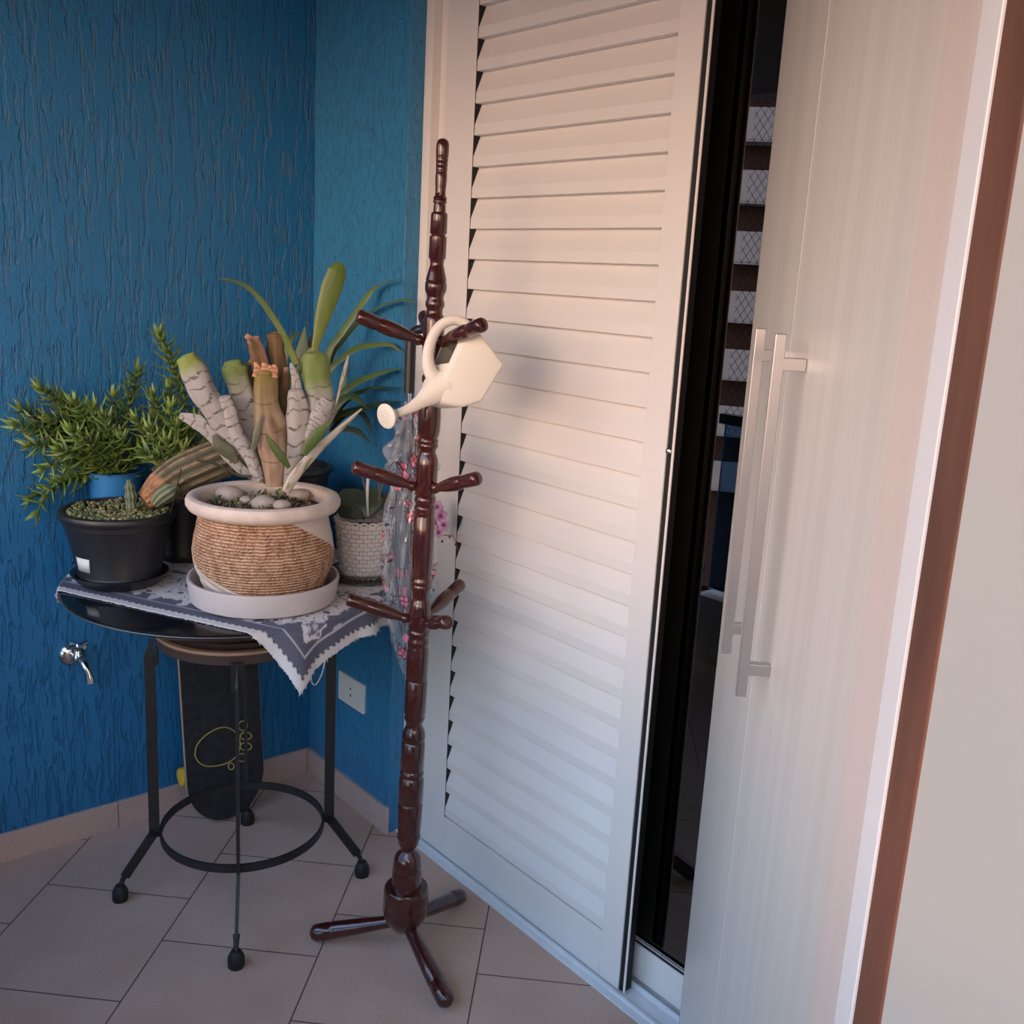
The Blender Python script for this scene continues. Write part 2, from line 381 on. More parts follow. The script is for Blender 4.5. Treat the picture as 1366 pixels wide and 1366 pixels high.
# ------------------------------------------------------------------ tap
tp=hit(100,875,1,YW-.02)
o=thing('garden_tap',(tp.x,YW,tp.z),'small chrome garden tap on the left blue wall under the table edge','tap')
b=MB(); b.lathe((tp.x-.004,YW+.001,tp.z),[(.030,0),(.030,.004),(.024,.012),(.016,.016)],28,axis=(0,-1,0)); b.build('flange','chrome',o)
b=MB(); b.tube([(tp.x,YW-.005,tp.z),(tp.x+.002,YW-.05,tp.z)],[.011,.0125],16,sub=2)
b.lathe((tp.x+.002,YW-.042,tp.z-.012),[(.012,0),(.0135,.006),(.0135,.018),(.010,.026),(.008,.034)],20); b.build('valve_body','chrome',o)
b=MB(); b.tube([(tp.x+.002,YW-.042,tp.z),(tp.x+.006,YW-.075,tp.z-.006),(tp.x+.012,YW-.088,tp.z-.03),(tp.x+.014,YW-.09,tp.z-.05)],[.011,.0095,.0085,.011],16); b.build('spout','chrome',o)
b=MB(); c=Vector((tp.x+.002,YW-.042,tp.z+.03))
b.lathe(c,[(.007,0),(.009,.004),(.006,.01)],16)
for k in range(4):
    a=rad(20+90*k); b.tube([c+Vector((0,0,.004)),c+Vector((math.cos(a)*.026,math.sin(a)*.026,.006))],[.004,.0055],10,sub=2)
b.build('cross_handle','chrome',o)

# ------------------------------------------------------------------ plant stand / table
TC=Vector((.98,2.08,0)); SC=Vector((.975,2.100,0)); TT=Vector((.985,2.148,0)); RT=.370; ZT=.775
o=thing('plant_stand',(TC.x,TC.y,0),'round black plant table on a four-legged wrought iron stand in the blue corner','table')
b=MB(); b.lathe(TT,[(.19,.690),(.25,.712),(.34,.752),(.366,.764),(RT,.769),(RT,ZT-.001),(RT-.003,ZT),(0.002,ZT)],96); b.build('table_top','table_glass',o)
b=MB(); pts=[TT+Vector((math.cos(a)*(RT),math.sin(a)*(RT),.768)) for a in [2*PI*i/96 for i in range(97)]]
b.tube(pts,.0018,6,sub=1,cap=False); b.build('rim_band','mesh_metal',o)
b=MB(); b.lathe(SC,[(.165,.650),(.180,.652),(.182,.674),(.002,.674)],72); b.build('seat_ring','wood_seat',o)
b=MB(); b.lathe(SC,[(.150,.6745),(.183,.6745),(.1838,.677),(.182,.681),(.172,.682),(.172,.678),(.150,.678)],72); b.build('seat_edge_band','wood_edge',o)
b=MB(); b.lathe(SC,[(.155,.6785),(.170,.683),(.178,.694),(.178,.7),(.12,.702)],48); b.build('seat_cushion','seat_dark',o)
b=MB(); pts=[TC+Vector((math.cos(a)*.200,math.sin(a)*.200,.172)) for a in [2*PI*i/72 for i in range(73)]]
vs=[];fs=[]
for i in range(72):
    a=2*PI*i/72
    for r_,z in ((.189,.163),(.194,.163),(.194,.183),(.189,.183)): vs.append(TC+Vector((math.cos(a)*r_,math.sin(a)*r_,z)))
for i in range(72):
    k=(i+1)%72
    for q in range(4): fs.append((i*4+q,i*4+(q+1)%4,k*4+(q+1)%4,k*4+q))
b.add(vs,fs); b.build('foot_ring','iron_black',o)
for fx,fy in ((.7187,2.2005),(.837,1.818),(1.2435,1.955),(1.118,2.349)):
    u=Vector((fx-TC.x,fy-TC.y,0)); RR=u.length; u.normalize(); w=Vector((-u.y,u.x,0)); foot=TC+u*RR
    b=MB(); K=TC+u*.206
    b.obox(K,u,w,UZ,(-.012,-.0035,.16),(.012,.0035,.62))
    b.add([K+u*-.012+w*-.0035+UZ*.62,K+u*.012+w*-.0035+UZ*.62,K+u*.012+w*.0035+UZ*.62,K+u*-.012+w*.0035+UZ*.62,K+UZ*.665-u*.006],[(0,1,4),(1,2,4),(2,3,4),(3,0,4)])
    b.obox(K-u*.016,u,w,UZ,(-.003,-.013,.60),(.003,.013,.668))
    # splayed foot bar
    a=K+UZ*.172; c=foot+UZ*.052-u*.006
    tg=(c-a).normalized(); nn=w.cross(tg)
    b.obox(a,tg,w,nn,(-.006,-.0035,-.011),((c-a).length-.012,.0035,.011)); b.tube([c-tg*.02,c],[.008,.006],8,sub=1)
    b.tube([c-tg*.004,foot+UZ*.036],[.006,.006],8,sub=1)
    lg=b.build('leg','iron_black',o,False)
    b=MB(); b.lathe(foot,[(.0175,0),(.0185,.004),(.0185,.022),(.016,.030),(.010,.040)],20); b.build('rubber_foot','black_rubber',lg)

# ------------------------------------------------------------------ tablecloth
e1=Vector((.447,-.894,0)); e2=Vector((.894,.447,0))
Kc=Vector((.938,1.640,0)); SIDE=.88; SID2=.95
def drape(q):
    d=q-Vector((TT.x,TT.y,0)); r_=d.length; z0=ZT+.0025
    nz=noise.noise(Vector((q.x*9,q.y*9,1.3)))
    if r_<=RT+.003: 
        return Vector((q.x,q.y,z0+.0012*(nz+.4)))
    e=r_-RT-.003; u=d/r_; ph=math.atan2(d.y,d.x)
    away=abs((ph+rad(94)+PI)%(2*PI)-PI); k_=max(0,min(1,(away-rad(46))/rad(22))); k_=k_*k_*(3-2*k_)
    lim=.085*(1-math.exp(-e/.085)); e=e*(1-k_)+lim*k_
    ripple=.016*math.sin(ph*11+.8)*min(1,e/.10)+.012*math.sin(ph*23+2)*min(1,e/.12)
    out=.008*(1-math.exp(-e/.01))+ripple*.9
    out=max(out,.004)
    return Vector((TT.x,TT.y,0))+u*(RT+.003+out)+Vector((0,0,z0-e*.97))
CRM=(.66,.625,.61); GRY=(.12,.12,.165); DRK=(.05,.045,.065); LGT=(.50,.48,.50)
FL=[(.090,.112,.029),(.30,.16,.035),(.16,.32,.038),(.45,.20,.04),(.62,.16,.04),(.22,.52,.04),(.17,.70,.04),(.74,.30,.04),(.40,.40,.05),(.60,.55,.05)]
def clothcol(s,t):
    dd=min(s,t,SIDE-s,SID2-t)
    if dd<.020:
        return CRM
    if dd<.0235 : 
        return DRK if (int((s+t)*120)%2) else CRM
    if dd<.052: 
        k=.9+.25*noise.noise(Vector((s*300,t*300,0))); return tuple(c*k for c in GRY)
    if dd<.0565: return LGT
    # flowers on grey near the border, cream field towards the middle
    for fx,fy,fr in FL:
        dx,dy=s-fx,t-fy; r_=math.hypot(dx,dy); th=math.atan2(dy,dx)
        rr=fr*(.82+.18*math.cos(5*th+fx*30))
        if r_<rr:
            if rr-r_<.003: return tuple(c*1.1 for c in CRM)
            if r_<.007: return LGT
            if r_<.014+.004*math.cos(3*th): return tuple(c*1.3 for c in GRY)
            if abs(((th*5/(2*PI))%1)-.5)<.07 and r_>.014: return GRY
            if abs(r_-fr*.66)<.0016 : return tuple(c*1.6 for c in GRY)
            return LGT
    n1=noise.noise(Vector((s*20,t*20,4.1)))+.45*noise.noise(Vector((s*55,t*55,2)))
    v=dd+.055*n1
    if v>.082:
        n2=noise.noise(Vector((s*34+5,t*34,9)))
        if abs(n2)<.035: return tuple(c*1.5 for c in GRY)
        if n2>.42: return GRY
        return CRM
    # leaves
    n3=noise.noise(Vector((s*30+t*12,t*30-s*10,7)))
    if n3>.36: return LGT
    k=.9+.25*noise.noise(Vector((s*300,t*300,0))); return tuple(c*k for c in GRY)
NG=300
b=MB(); vs=[];cs=[];fs=[]
for j in range(NG+1):
    for i in range(NG+1):
        s=SIDE*i/NG; t=SID2*j/NG
        jag=.0022 if False else 0
        q=Kc-e1*s+e2*t
        if i in (0,NG): q+= e1*R.uniform(-.0016,.0016)
        if j in (0,NG): q+= e2*R.uniform(-.0016,.0016)
        p=drape(q)
        p.x=min(p.x,XW-.006); p.y=min(p.y,YW-.006)
        vs.append(p); cs.append((*clothcol(s,t),1))
for j in range(NG):
    for i in range(NG):
        a=j*(NG+1)+i; fs.append((a,a+1,a+NG+2,a+NG+1))
b.add(vs,fs,cs); b.origin=(TT.x,TT.y,ZT)
cl=b.build('tablecloth','vc_cloth'); tag(cl,'grey and cream floral cloth with fringed edge draped over the black table','tablecloth')
md=cl.modifiers.new('Solidify','SOLIDIFY'); md.thickness=.0014; md.offset=1
# loose threads hanging off the corner
b=MB()
def cpt(s,t,dz=0,pull=0):
    p=drape(Kc-e1*s+e2*t); d=(p-TT); d.z=0; return p+Vector((0,0,dz))+d.normalized()*(-pull)
b.tube([cpt(.012,.05),cpt(.0,.055,-.018),cpt(.0,.075,-.035),cpt(.0,.095,-.022),cpt(.01,.11,-.002)],.0014,5)
for k in range(90):
    s=R.uniform(0,SIDE*.9); p=cpt(s,.002) if k%2 else cpt(.002,s)
    q=p+Vector((R.uniform(-.004,.004),R.uniform(-.004,.004),-R.uniform(.003,.009))); b.tube([p,q],[.0011,.0006],4,sub=1)
b.build('fringe','fringe',cl)['kind']='stuff'
ZC=ZT+.005

# ------------------------------------------------------------------ textured clay pot with bromeliad
PB=Vector((.988,1.985,0))
sc=thing('plant_saucer',(PB.x,PB.y,ZC),'wide beige plastic saucer under the ribbed clay pot','saucer')
b=MB(); b.lathe((PB.x,PB.y,ZC),[(.150,0),(.159,.004),(.166,.050),(.165,.054),(.160,.054),(.152,.008),(.002,.008)],80); b.build('saucer_dish','saucer_plastic',sc)
pz=ZC+.0095
pot=thing('potted_bromeliad',(PB.x,PB.y,pz),'cut-back grey-stemmed bromeliad in a brown ribbed clay pot with white rim','potted plant')
H=.232
def zz(py): return at(350,py,(PB.x,PB.y))
px2m=depth((PB.x,PB.y,.9))/F
keys=[(0,.116),(.006,.122),(.04,.135),(.075,.148),(.105,.152),(.135,.148),(.16,.1425),(.178,.139),(.192,.1415),(.200,.150)]
def kr(h):
    for (a,ra),(c,rc) in zip(keys[:-1],keys[1:]):
        if a<=h<=c:
            t=(h-a)/(c-a); t=t*t*(3-2*t)*.5+t*.5; return ra+(rc-ra)*t
    return keys[-1][1]
view=math.atan2(-PB.y,-PB.x)
def band(th,h):
    d=(th-view+PI)%(2*PI)-PI; d=math.degrees(d)     # + = to the right in the photo
    f=h/.19
    lo=.50*(1-(d+90)/112.0) if d<22 else 0
    lo=max(0,min(.55,lo)) if d>-150 else .55
    up=1.02-.0075*max(0,d-22)
    return f,lo,up,d
def pot_r(th,h,j):
    f,lo,up,d=band(th,h)
    if lo<f<up:
        n1=noise.noise(Vector((math.cos(th)*12,math.sin(th)*12,h*40)))
        w=math.sin(h*2*PI/.0068+n1*1.2)
        return 1+.0085*w+.006*noise.noise(Vector((math.cos(th)*45,math.sin(th)*45,h*260)))+.006
    if f<=lo and lo>0:
        return 1.008+.010*math.sin((lo-f)*2*PI/.11)
    return 1.006
def pot_c(th,h,j):
    f,lo,up,d=band(th,h)
    if lo<f<up:
        n1=noise.noise(Vector((math.cos(th)*12,math.sin(th)*12,h*40)))
        w=math.sin(h*2*PI/.0068+n1*1.2)
        n2=noise.noise(Vector((math.cos(th)*40,math.sin(th)*40,h*220)))
        n3=noise.noise(Vector((math.cos(th)*9,math.sin(th)*9,h*30+3)))
        k=w*.5+n2*.55+n3*.35
        if k>.40: return (.66,.47,.32,1)
        if k>.05: return (.40,.225,.125,1)
        if k<-.55: return (.09,.04,.022,1)
        return (.32,.165,.088,1)
    return (.62,.53,.45,1)
b=MB(); nh=200
b.lathe((PB.x,PB.y,pz),[(kr(.2*i/nh),.2*i/nh) for i in range(nh+1)],420,colf=pot_c,rf=pot_r,capt=False); b.build('pot_body','vc_pot',pot,angle=70)
b=MB(); b.lathe((PB.x,PB.y,pz),[(.139,.190),(.150,.193),(.160,.199),(.1655,.208),(.166,.217),(.162,.225),(.155,.228),(.146,.227),(.139,.222),(.137,.213),(.137,.185)],96,capb=False,capt=False); b.build('pot_rim','terracotta_white',pot)
b=MB()
def soil_mesh(cx,cy,z,r_,amp,seed,n=28):
    vs=[(cx,cy,z+amp*.6)];fs=[]
    for j in range(1,n//2+1):
        for i in range(n):
            a=2*PI*i/n; rr=r_*j/(n//2); x=cx+math.cos(a)*rr;y=cy+math.sin(a)*rr
            vs.append((x,y,z+amp*(noise.noise(Vector((x*40,y*40,seed)))+.4*(1-(j/(n/2))**2))))
    for i in range(n): fs.append((0,1+i,1+(i+1)%n))
    for j in range(n//2-1):
        for i in range(n):
            k=(i+1)%n; o_=1+j*n; fs.append((o_+i,o_+n+i,o_+n+k,o_+k))
    return vs,fs
b.add(*soil_mesh(PB.x,PB.y,pz+.195,.138,.010,3,40)); b.build('soil','soil',pot)
# small weeds and dry scraps on the soil
b=MB()
for k in range(230):
    a=R.uniform(0,2*PI); rr=.125*math.sqrt(R.random()); x=PB.x+math.cos(a)*rr; y=PB.y+math.sin(a)*rr; z=pz+.200+R.uniform(0,.008)
    g=noise.noise(Vector((x*30,y*30,5)))
    col=(.16,.22,.05,1) if g>.12 else ((.26,.15,.09,1) if g>-.2 else (.36,.27,.18,1))
    d=Vector((R.uniform(-1,1),R.uniform(-1,1),R.uniform(.1,.8))).normalized()*R.uniform(.006,.015)
    b.tube([(x,y,z-.004),Vector((x,y,z))+d*.5,Vector((x,y,z))+d],[.001,.0045,.001],5,flat=.3,colf=lambda t,th,c=col:c,sub=2)
b.build('ground_cover','vc_leaf',pot)['kind']='stuff'
def S(v,lo,hi): return max(0,min(1,(v-lo)/(hi-lo)))
def mixc(a,c,t): return tuple(a[i]*(1-t)+c[i]*t for i in range(3))
def white_stem(seed,green=.0,greencol=(.24,.30,.05),base=(.40,.375,.35),banded=1.0,botcol=None,dens=60):
    def f(t,th):
        c=base
        n1=noise.noise(Vector((math.cos(th)*.8,math.sin(th)*.8,t*dens*.16+seed)))
        w=math.sin(t*dens*1.35+n1*4.0+noise.noise(Vector((math.cos(th),seed,t*5)))*2)
        n2=noise.noise(Vector((th*2.2,t*30,seed+2)))
        if w>.90 and n2>-.32*banded: c=mixc(c,(.05,.05,.035),.9)
        c=mixc(c,(.30,.27,.25),.5*S(noise.noise(Vector((th*2.5,t*3,seed+11))),-.1,.4))
        c=mixc(c,(.33,.32,.28),.55*S(noise.noise(Vector((th*1.5,t*9,seed+7))),.1,.55))
        if green: g_=green*.78+.22; c=mixc(c,greencol,S(t,1-g_,1-g_*.72)*.95)
        if botcol: c=mixc(c,botcol,S(.45-t,0,.4)*.8)
        return (*c,1)
    return f
def stem(path,rs,colf,dd=0,sub=22,n=34,flat=.75,name='stem',label=None,rf=None):
    b=MB(); base=(PB.x,PB.y)
    P=[at(x,y,base,d if isinstance(dd,(int,float))==False else dd) for (x,y),d in zip(path,dd if not isinstance(dd,(int,float)) else [dd]*len(path))]
    k=px2m; rs=list(rs)
    if name=='stem' and rs[-1]>8:
        dl=(P[-1]-P[-2]).normalized(); P+= [P[-1]+dl*rs[-1]*k*.38,P[-1]+dl*rs[-1]*k*.52]; rs+= [rs[-1]*.80,rs[-1]*.25]
    b.tube(P,[r_*k for r_ in rs],n,flat=flat,nrm=(-PB.x,-PB.y,0),colf=colf,sub=sub,rf=rf)
    o=b.build(name,'vc_matte' if name!='leaf' else 'vc_leaf',pot,label=label); return o
wr=lambda seed,amp=.16:(lambda th,t:1+.05*math.cos(3*th+seed+t*2)+.04*math.sin(t*9+seed)+amp*noise.noise(Vector((math.cos(th)*1.5,math.sin(th)*1.5,t*9+seed))))
stem([(348,642),(333,612),(316,592),(299,566),(283,541),(270,520),(260,497),(250,480)],[5,8,14,16.5,17,17,16.5,13],white_stem(1,.17),[0,-.01,-.02,-.025,-.03,-.03,-.03,-.03],rf=wr(1),label='grey sheathed stem with a cut green end')
stem([(346,640),(334,610),(318,583),(306,555),(300,532)],[6,9,11,13,9],white_stem(2),-.035,rf=wr(2))
stem([(352,645),(349,612),(340,580),(331,550),(322,520),(313,495),(311,487)],[5,9,12,13,15,16,13],white_stem(3,.40,(.16,.22,.05)),.015,rf=wr(3),label='grey stem with dark green cut top')
stem([(342,640),(322,625),(300,603),(282,580),(262,563),(240,554)],[4,7,7,7.5,10,4],white_stem(4,0,dens=30),-.02,flat=.35,rf=wr(4))
def brown(t,th):
    c=mixc((.36,.25,.17),(.24,.18,.05),S(t,.40,.72)); c=mixc(c,(.10,.07,.03),.5*S(noise.noise(Vector((th*3,t*3,9))),.0,.5)); c=mixc(c,(.16,.09,.04),.75*S(noise.noise(Vector((th*1.2,t*7,3))),.05,.6)); c=mixc(c,(.62,.30,.15),S(t,.95,1)*.8)
    if abs(math.sin(t*16+.6*math.sin(th)))<.035: c=(.08,.05,.03)
    return (*c,1)
stem([(366,648),(366,622),(364,598),(360,572),(356,548),(354,524),(354,500)],[12,15,18,20,17,16,15],brown,-.03,rf=wr(5,.12),label='thick brown stem with a torn top')
def torn(t,th): return (*mixc((.62,.33,.18),(.30,.12,.06),S(noise.noise(Vector((th*2,t*6,1))),-.1,.3)),1)
for pth in ([(343,503),(344,492),(340,483)],[(352,502),(354,490),(350,484)],[(364,503),(366,492),(366,486)],[(359,500),(361,492),(357,488)]): stem(pth,[6,5,2],torn,-.04,flat=.3,name='husk',sub=6,n=10)
def cutb(seed,pk=False):
    def f(t,th):
        c=mixc((.17,.09,.035),(.08,.06,.02),S(noise.noise(Vector((math.cos(th)*2,math.sin(th)*2,seed+t*2))),-.3,.3)); c=mixc(c,(.62,.34,.20),S(t,.86,1)); 
        if pk: c=mixc(c,(.5,.2,.16),.5*S(math.cos(th),-.2,1))
        return (*c,1)
    return f
stem([(372,560),(372,520),(371,490),(369,470),(368,449)],[10,11,11.5,11.5,11],cutb(1),.02,rf=wr(8,.2),label='brown cut stalk')
stem([(362,560),(355,520),(348,492),(341,468),(338,449)],[8,9,9,8,8],cutb(2,True),.01,rf=wr(9,.25),label='brown cut stalk leaning left')
stem([(358,500),(352,478),(344,460),(328,447)],[3,4,5,3],cutb(3,True),-.005,flat=.3,name='husk',n=10)
stem([(378,560),(380,520),(382,490)],[5,6,3],cutb(4),-.005,flat=.3,name='husk',n=10)
stem([(380,650),(386,628),(393,603),(397,575),(397,545),(395,524)],[6,10,12,14,13.5,11],white_stem(6,dens=44),-.03,rf=wr(10),label='pale banded stem')
stem([(396,530),(395,508),(391,493),(388,484)],[8,6,4,1.5],white_stem(6.5,dens=20),-.02,flat=.4,name='leaf')
stem([(382,652),(392,630),(402,608),(414,580),(424,553),(425,525),(422,500),(420,478)],[6,9,13,15,19,18.5,19,17],white_stem(7,.34,(.17,.24,.055),dens=72),-.01,rf=wr(11),label='banded stem with fat green cut top')
stem([(408,602),(416,580),(426,556),(438,534)],[9,13,14,8],white_stem(8,dens=60),-.035,flat=.5,rf=wr(12))
gr=lambda a,c:(lambda t,th:(*[v*.72*(1+.25*noise.noise(Vector((th*3,t*10,1)))) for v in mixc(a,c,min(1,S(t,.1,.9)+.12*math.sin(th*3+t*5)))],1))
stem([(415,500),(419,474),(425,445),(433,415),(442,385),(450,362),(454,350)],[3,4,6.5,11,13.5,12,4],gr((.22,.27,.05),(.12,.20,.02)),0,flat=.3,name='leaf',label='upright spoon-shaped green leaf')
stem([(431,420),(432,395),(438,372)],[2,6,2],gr((.05,.09,.02),(.04,.07,.02)),.01,flat=.2,name='leaf')
stem([(396,486),(389,470),(378,446),(362,420),(346,398),(330,383),(312,375),(291,371)],[5,4.5,4.2,4,3.6,3,2.4,.8],gr((.20,.28,.05),(.04,.10,.05)),.01,flat=.25,name='leaf',label='long thin leaf arching to the left')
def strand(t,th): return (*mixc((.42,.38,.32),(.17,.18,.09),S(noise.noise(Vector((th*1.2,t*8,3))),.05,.4)),1)
stem([(381,656),(394,634),(414,610),(436,588),(460,566),(483,545)],[5.5,7,6.5,5,3.5,1],strand,-.05,flat=.4,name='leaf')
stem([(406,607),(414,592),(426,577),(440,564)],[3,7.5,7,2],gr((.07,.14,.02),(.10,.17,.03)),-.07,flat=.25,name='leaf')
stem([(386,624),(376,610),(364,594),(355,579)],[2.5,5.5,4.5,1],gr((.06,.11,.02),(.10,.16,.03)),-.08,flat=.25,name='leaf')
stem([(338,600),(343,578),(349,552)],[3,5,1],gr((.12,.15,.08),(.2,.22,.14)),-.06,flat=.25,name='leaf')
stem([(316,618),(306,604),(294,594),(286,580)],[3,9,9,3],gr((.12,.14,.07),(.10,.11,.06)),-.04,flat=.3,name='leaf')
stem([(336,636),(318,634),(300,624),(282,617),(262,614)],[2,2,1.5,1.5,1],gr((.04,.05,.02),(.03,.03,.02)),-.05,flat=.5,name='leaf')
stem([(465,474),(461,490),(455,512),(448,540),(438,566)],[.8,2.6,1.8,1.2,.8],strand,-.02,flat=.2,name='leaf')
stem([(396,500),(404,486),(411,478),(416,464)],[3,7,8,2],gr((.14,.20,.06),(.22,.26,.09)),.015,flat=.3,name='leaf')
stem([(376,560),(378,590),(381,610)],[4,7,5],torn,0,flat=.4,name='husk',n=10)
stem([(330,540),(334,510),(330,492),(336,480)],[6,8,5,2],cutb(5),.03,flat=.4,name='husk',n=10)
# pebbles on the soil
peb=[((304,656),19,.05),((352,668),17,.10),((376,671),12,.1),((290,645),9,0),((405,656),14,.02),((328,664),9,.1),((418,648),10,-.03)]
plab=['large pale pebble at the left front of the soil in the ribbed pot','round grey pebble under the cut stems at the front rim of the ribbed pot','small pebble right of the round one at the front rim of the ribbed pot','small pebble behind the large pale one in the ribbed pot','flat pebble right of the stems in the ribbed pot','tiny pebble between stems and front rim of the ribbed pot','small pebble near the right rim of the ribbed pot']
zs=pz+.2085
for i,((x,y),r_,_) in enumerate(peb):
    c=hit(x,y+3,2,zs); dc=Vector((c.x-PB.x,c.y-PB.y,0)); 
    if dc.length>.112: c-=dc.normalized()*(dc.length-.112)
    b=MB(); rr=r_*px2m
    n1=14; prof=[(max(.0005,math.sin(PI*k/10)*rr),-math.cos(PI*k/10)*rr*.62) for k in range(11)]
    b.lathe(c,prof,n1,rf=lambda th,h,j,s=i:1+.12*noise.noise(Vector((math.cos(th),math.sin(th),h*40+s*3))))
    b.origin=c; tag(b.build('pebble','pebble'),plab[i],'pebble','pebbles in the ribbed clay pot')

# ------------------------------------------------------------------ black plastic pots
def black_pot(parent,c,rt,rb,h,mat='plastic_black',lip=.012,name='pot_body'):
    b=MB(); b.lathe(c,[(rb*.96,0),(rb,.004),(rb*1.04,.016),(rb*1.02,.02),(rt*.905,h-lip*2.2),(rt*.925,h-lip*2.1),(rt*.93,h-lip*1.35),(rt*.985,h-lip*1.25),(rt*1.012,h-lip*.95),(rt*1.018,h-lip*.55),(rt*1.0,h-lip*.15),(rt*.96,h),(rt*.9,h-.001),(rt*.88,h-.008),(rt*.87,h-.02)],72,capt=False)
    o=b.build(name,mat,parent)
    b=MB(); b.add(*soil_mesh(c[0],c[1],c[2]+h-.018,rt*.885,.006,c[0]*9)); b.build('soil','soil',parent)
    return o
PK=Vector((.763,2.254,0))
o=thing('plant_saucer',(PK.x,PK.y,ZC),'round black plastic saucer under the left black pot','saucer')
b=MB(); b.lathe((PK.x,PK.y,ZC),[(.078,0),(.086,.002),(.102,.020),(.107,.026),(.105,.027),(.098,.022),(.082,.006),(.002,.006)],64); b.build('saucer_dish','plastic_black',o)
ck=thing('potted_cactus',(PK.x,PK.y,ZC+.008),'thick ribbed cactus leaning right out of the front black pot with sticker','potted plant')
kz=ZC+.008
black_pot(ck,(PK.x,PK.y,kz),.126,.088,.165,lip=.016)
b=MB()  # label sticker wrapped on the pot
ctr=at(113,744,(PK.x,PK.y)); vk=math.atan2(-PK.y,-PK.x)
vs=[];fs=[]
for j in range(2):
    for i in range(7):
        a=vk-rad(62)+rad(24)*i/6-rad(3)*j; h=.068-.033*j; hh=h/.165; rr=(.090+(.128*.9-.090)*(h-.02)/(.142-.02))+.0014
        vs.append((PK.x+math.cos(a)*rr,PK.y+math.sin(a)*rr,kz+h))
for i in range(6): fs.append((i,i+1,8+i,7+i))
b.add(vs,fs); st=b.build('price_sticker','label_paper',ck); md=st.modifiers.new('s','SOLIDIFY'); md.thickness=.0006; md.offset=0
# sedum ground cover
b=MB()
for k in range(620):
    a=R.uniform(0,2*PI); rr=.108*math.sqrt(R.random()); x=PK.x+math.cos(a)*rr; y=PK.y+math.sin(a)*rr
    lump=.5+.5*noise.noise(Vector((x*22,y*22,1))); z=kz+.150+.022*lump*R.uniform(.5,1.0)
    g=R.random(); col=(.15,.16,.06,1) if g<.5 else ((.27,.24,.11,1) if g<.85 else (.10,.15,.06,1))
    s_=R.uniform(.0025,.0062)
    b.lathe((x,y,z),[(.0004,-s_),(s_*.8,-s_*.5),(s_,0),(s_*.8,s_*.5),(.0004,s_)],6,axis=(R.uniform(-.5,.5),R.uniform(-.5,.5),1),colf=lambda th,h,j,c=col:c)
b.build('sedum','vc_leaf',ck)['kind']='stuff'
# ribbed cactus trunk lying to the right
cp=[at(192,668,PK,-.01),at(214,652,PK,.0),at(240,634,PK,.01),at(268,621,PK,.01),at(296,610,PK,.02),at(318,604,PK,.04)]
nr=11
def ribf(th,t): return 1-.15*(.5-.5*math.cos(th*nr))**.6
def cactc(t,th):
    k=(.5+.5*math.cos(th*nr))
    c=mixc((.055,.055,.032),(.17,.155,.085),S(k,.0,.7)); c=mixc(c,(.34,.24,.15),S(k,.84,.98)); c=mixc(c,(.10,.06,.035),.6*S(noise.noise(Vector((th*2,t*14,6))),.05,.4))
    c=mixc((.42,.21,.10),c,S(t+.18*noise.noise(Vector((th*2,t*12,1))),.14,.26))
    if t<.22: c=mixc(c,(.22,.09,.04),.6*S(noise.noise(Vector((th*4,t*40,2))),0,.3))
    return (*c,1)
b=MB(); b.tube(cp,[.022,.040,.045,.046,.045,.030],90,colf=cactc,rf=ribf,sub=10); b.build('trunk','vc_matte',ck,angle=70,label='pale ribbed trunk with orange corky base')
b=MB()
for j in range(34):
    t=.25+.72*j/34
    f=t*5; i=min(4,int(f)); q=cp[i].lerp(cp[i+1],f-i); tg=(cp[i+1]-cp[i]).normalized()
    w=(Vector((0,0,1))-tg*tg.z).normalized(); u=tg.cross(w)
    for r_ in range(nr):
        th=2*PI*r_/nr; d=u*math.cos(th)+w*math.sin(th); p=q+d*.044
        for s_ in range(2):
            e=p+(d+Vector((R.uniform(-.7,.7),R.uniform(-.7,.7),R.uniform(-.7,.7)))).normalized()*.007; b.tube([p,e],[.0006,.0003],3,sub=1)
b.build('spines','cactus_spine',ck)['kind']='stuff'
def babyc(t,th): 
    k=.5+.5*math.cos(th*8); return (*mixc((.07,.12,.06),(.30,.30,.18),S(k,.5,.95)),1)
b=MB(); b.tube([at(207,672,PK,-.045),at(216,662,PK,-.05),at(228,654,PK,-.05),at(237,648,PK,-.05)],[.012,.019,.019,.007],48,colf=babyc,rf=lambda th,t:1-.12*(.5-.5*math.cos(th*8)),sub=6); b.build('offset_shoot','vc_matte',ck,label='small green offset at the foot of the trunk')
b=MB(); b.tube([at(176,680,PK,-.02),at(175,664,PK,-.02),at(173,650,PK,-.02),at(172,640,PK,-.02)],[.011,.013,.011,.005],32,colf=babyc,rf=lambda th,t:1-.12*(.5-.5*math.cos(th*8))+.15*math.sin(t*20),sub=6); b.build('offset_shoot','vc_matte',ck)
b=MB(); b.tube([at(224,694,PK,-.06),at(232,668,PK,-.07),at(242,625,PK,-.07)],[.0014,.0016,.0011],6); b.build('support_stick','black_rubber',ck)

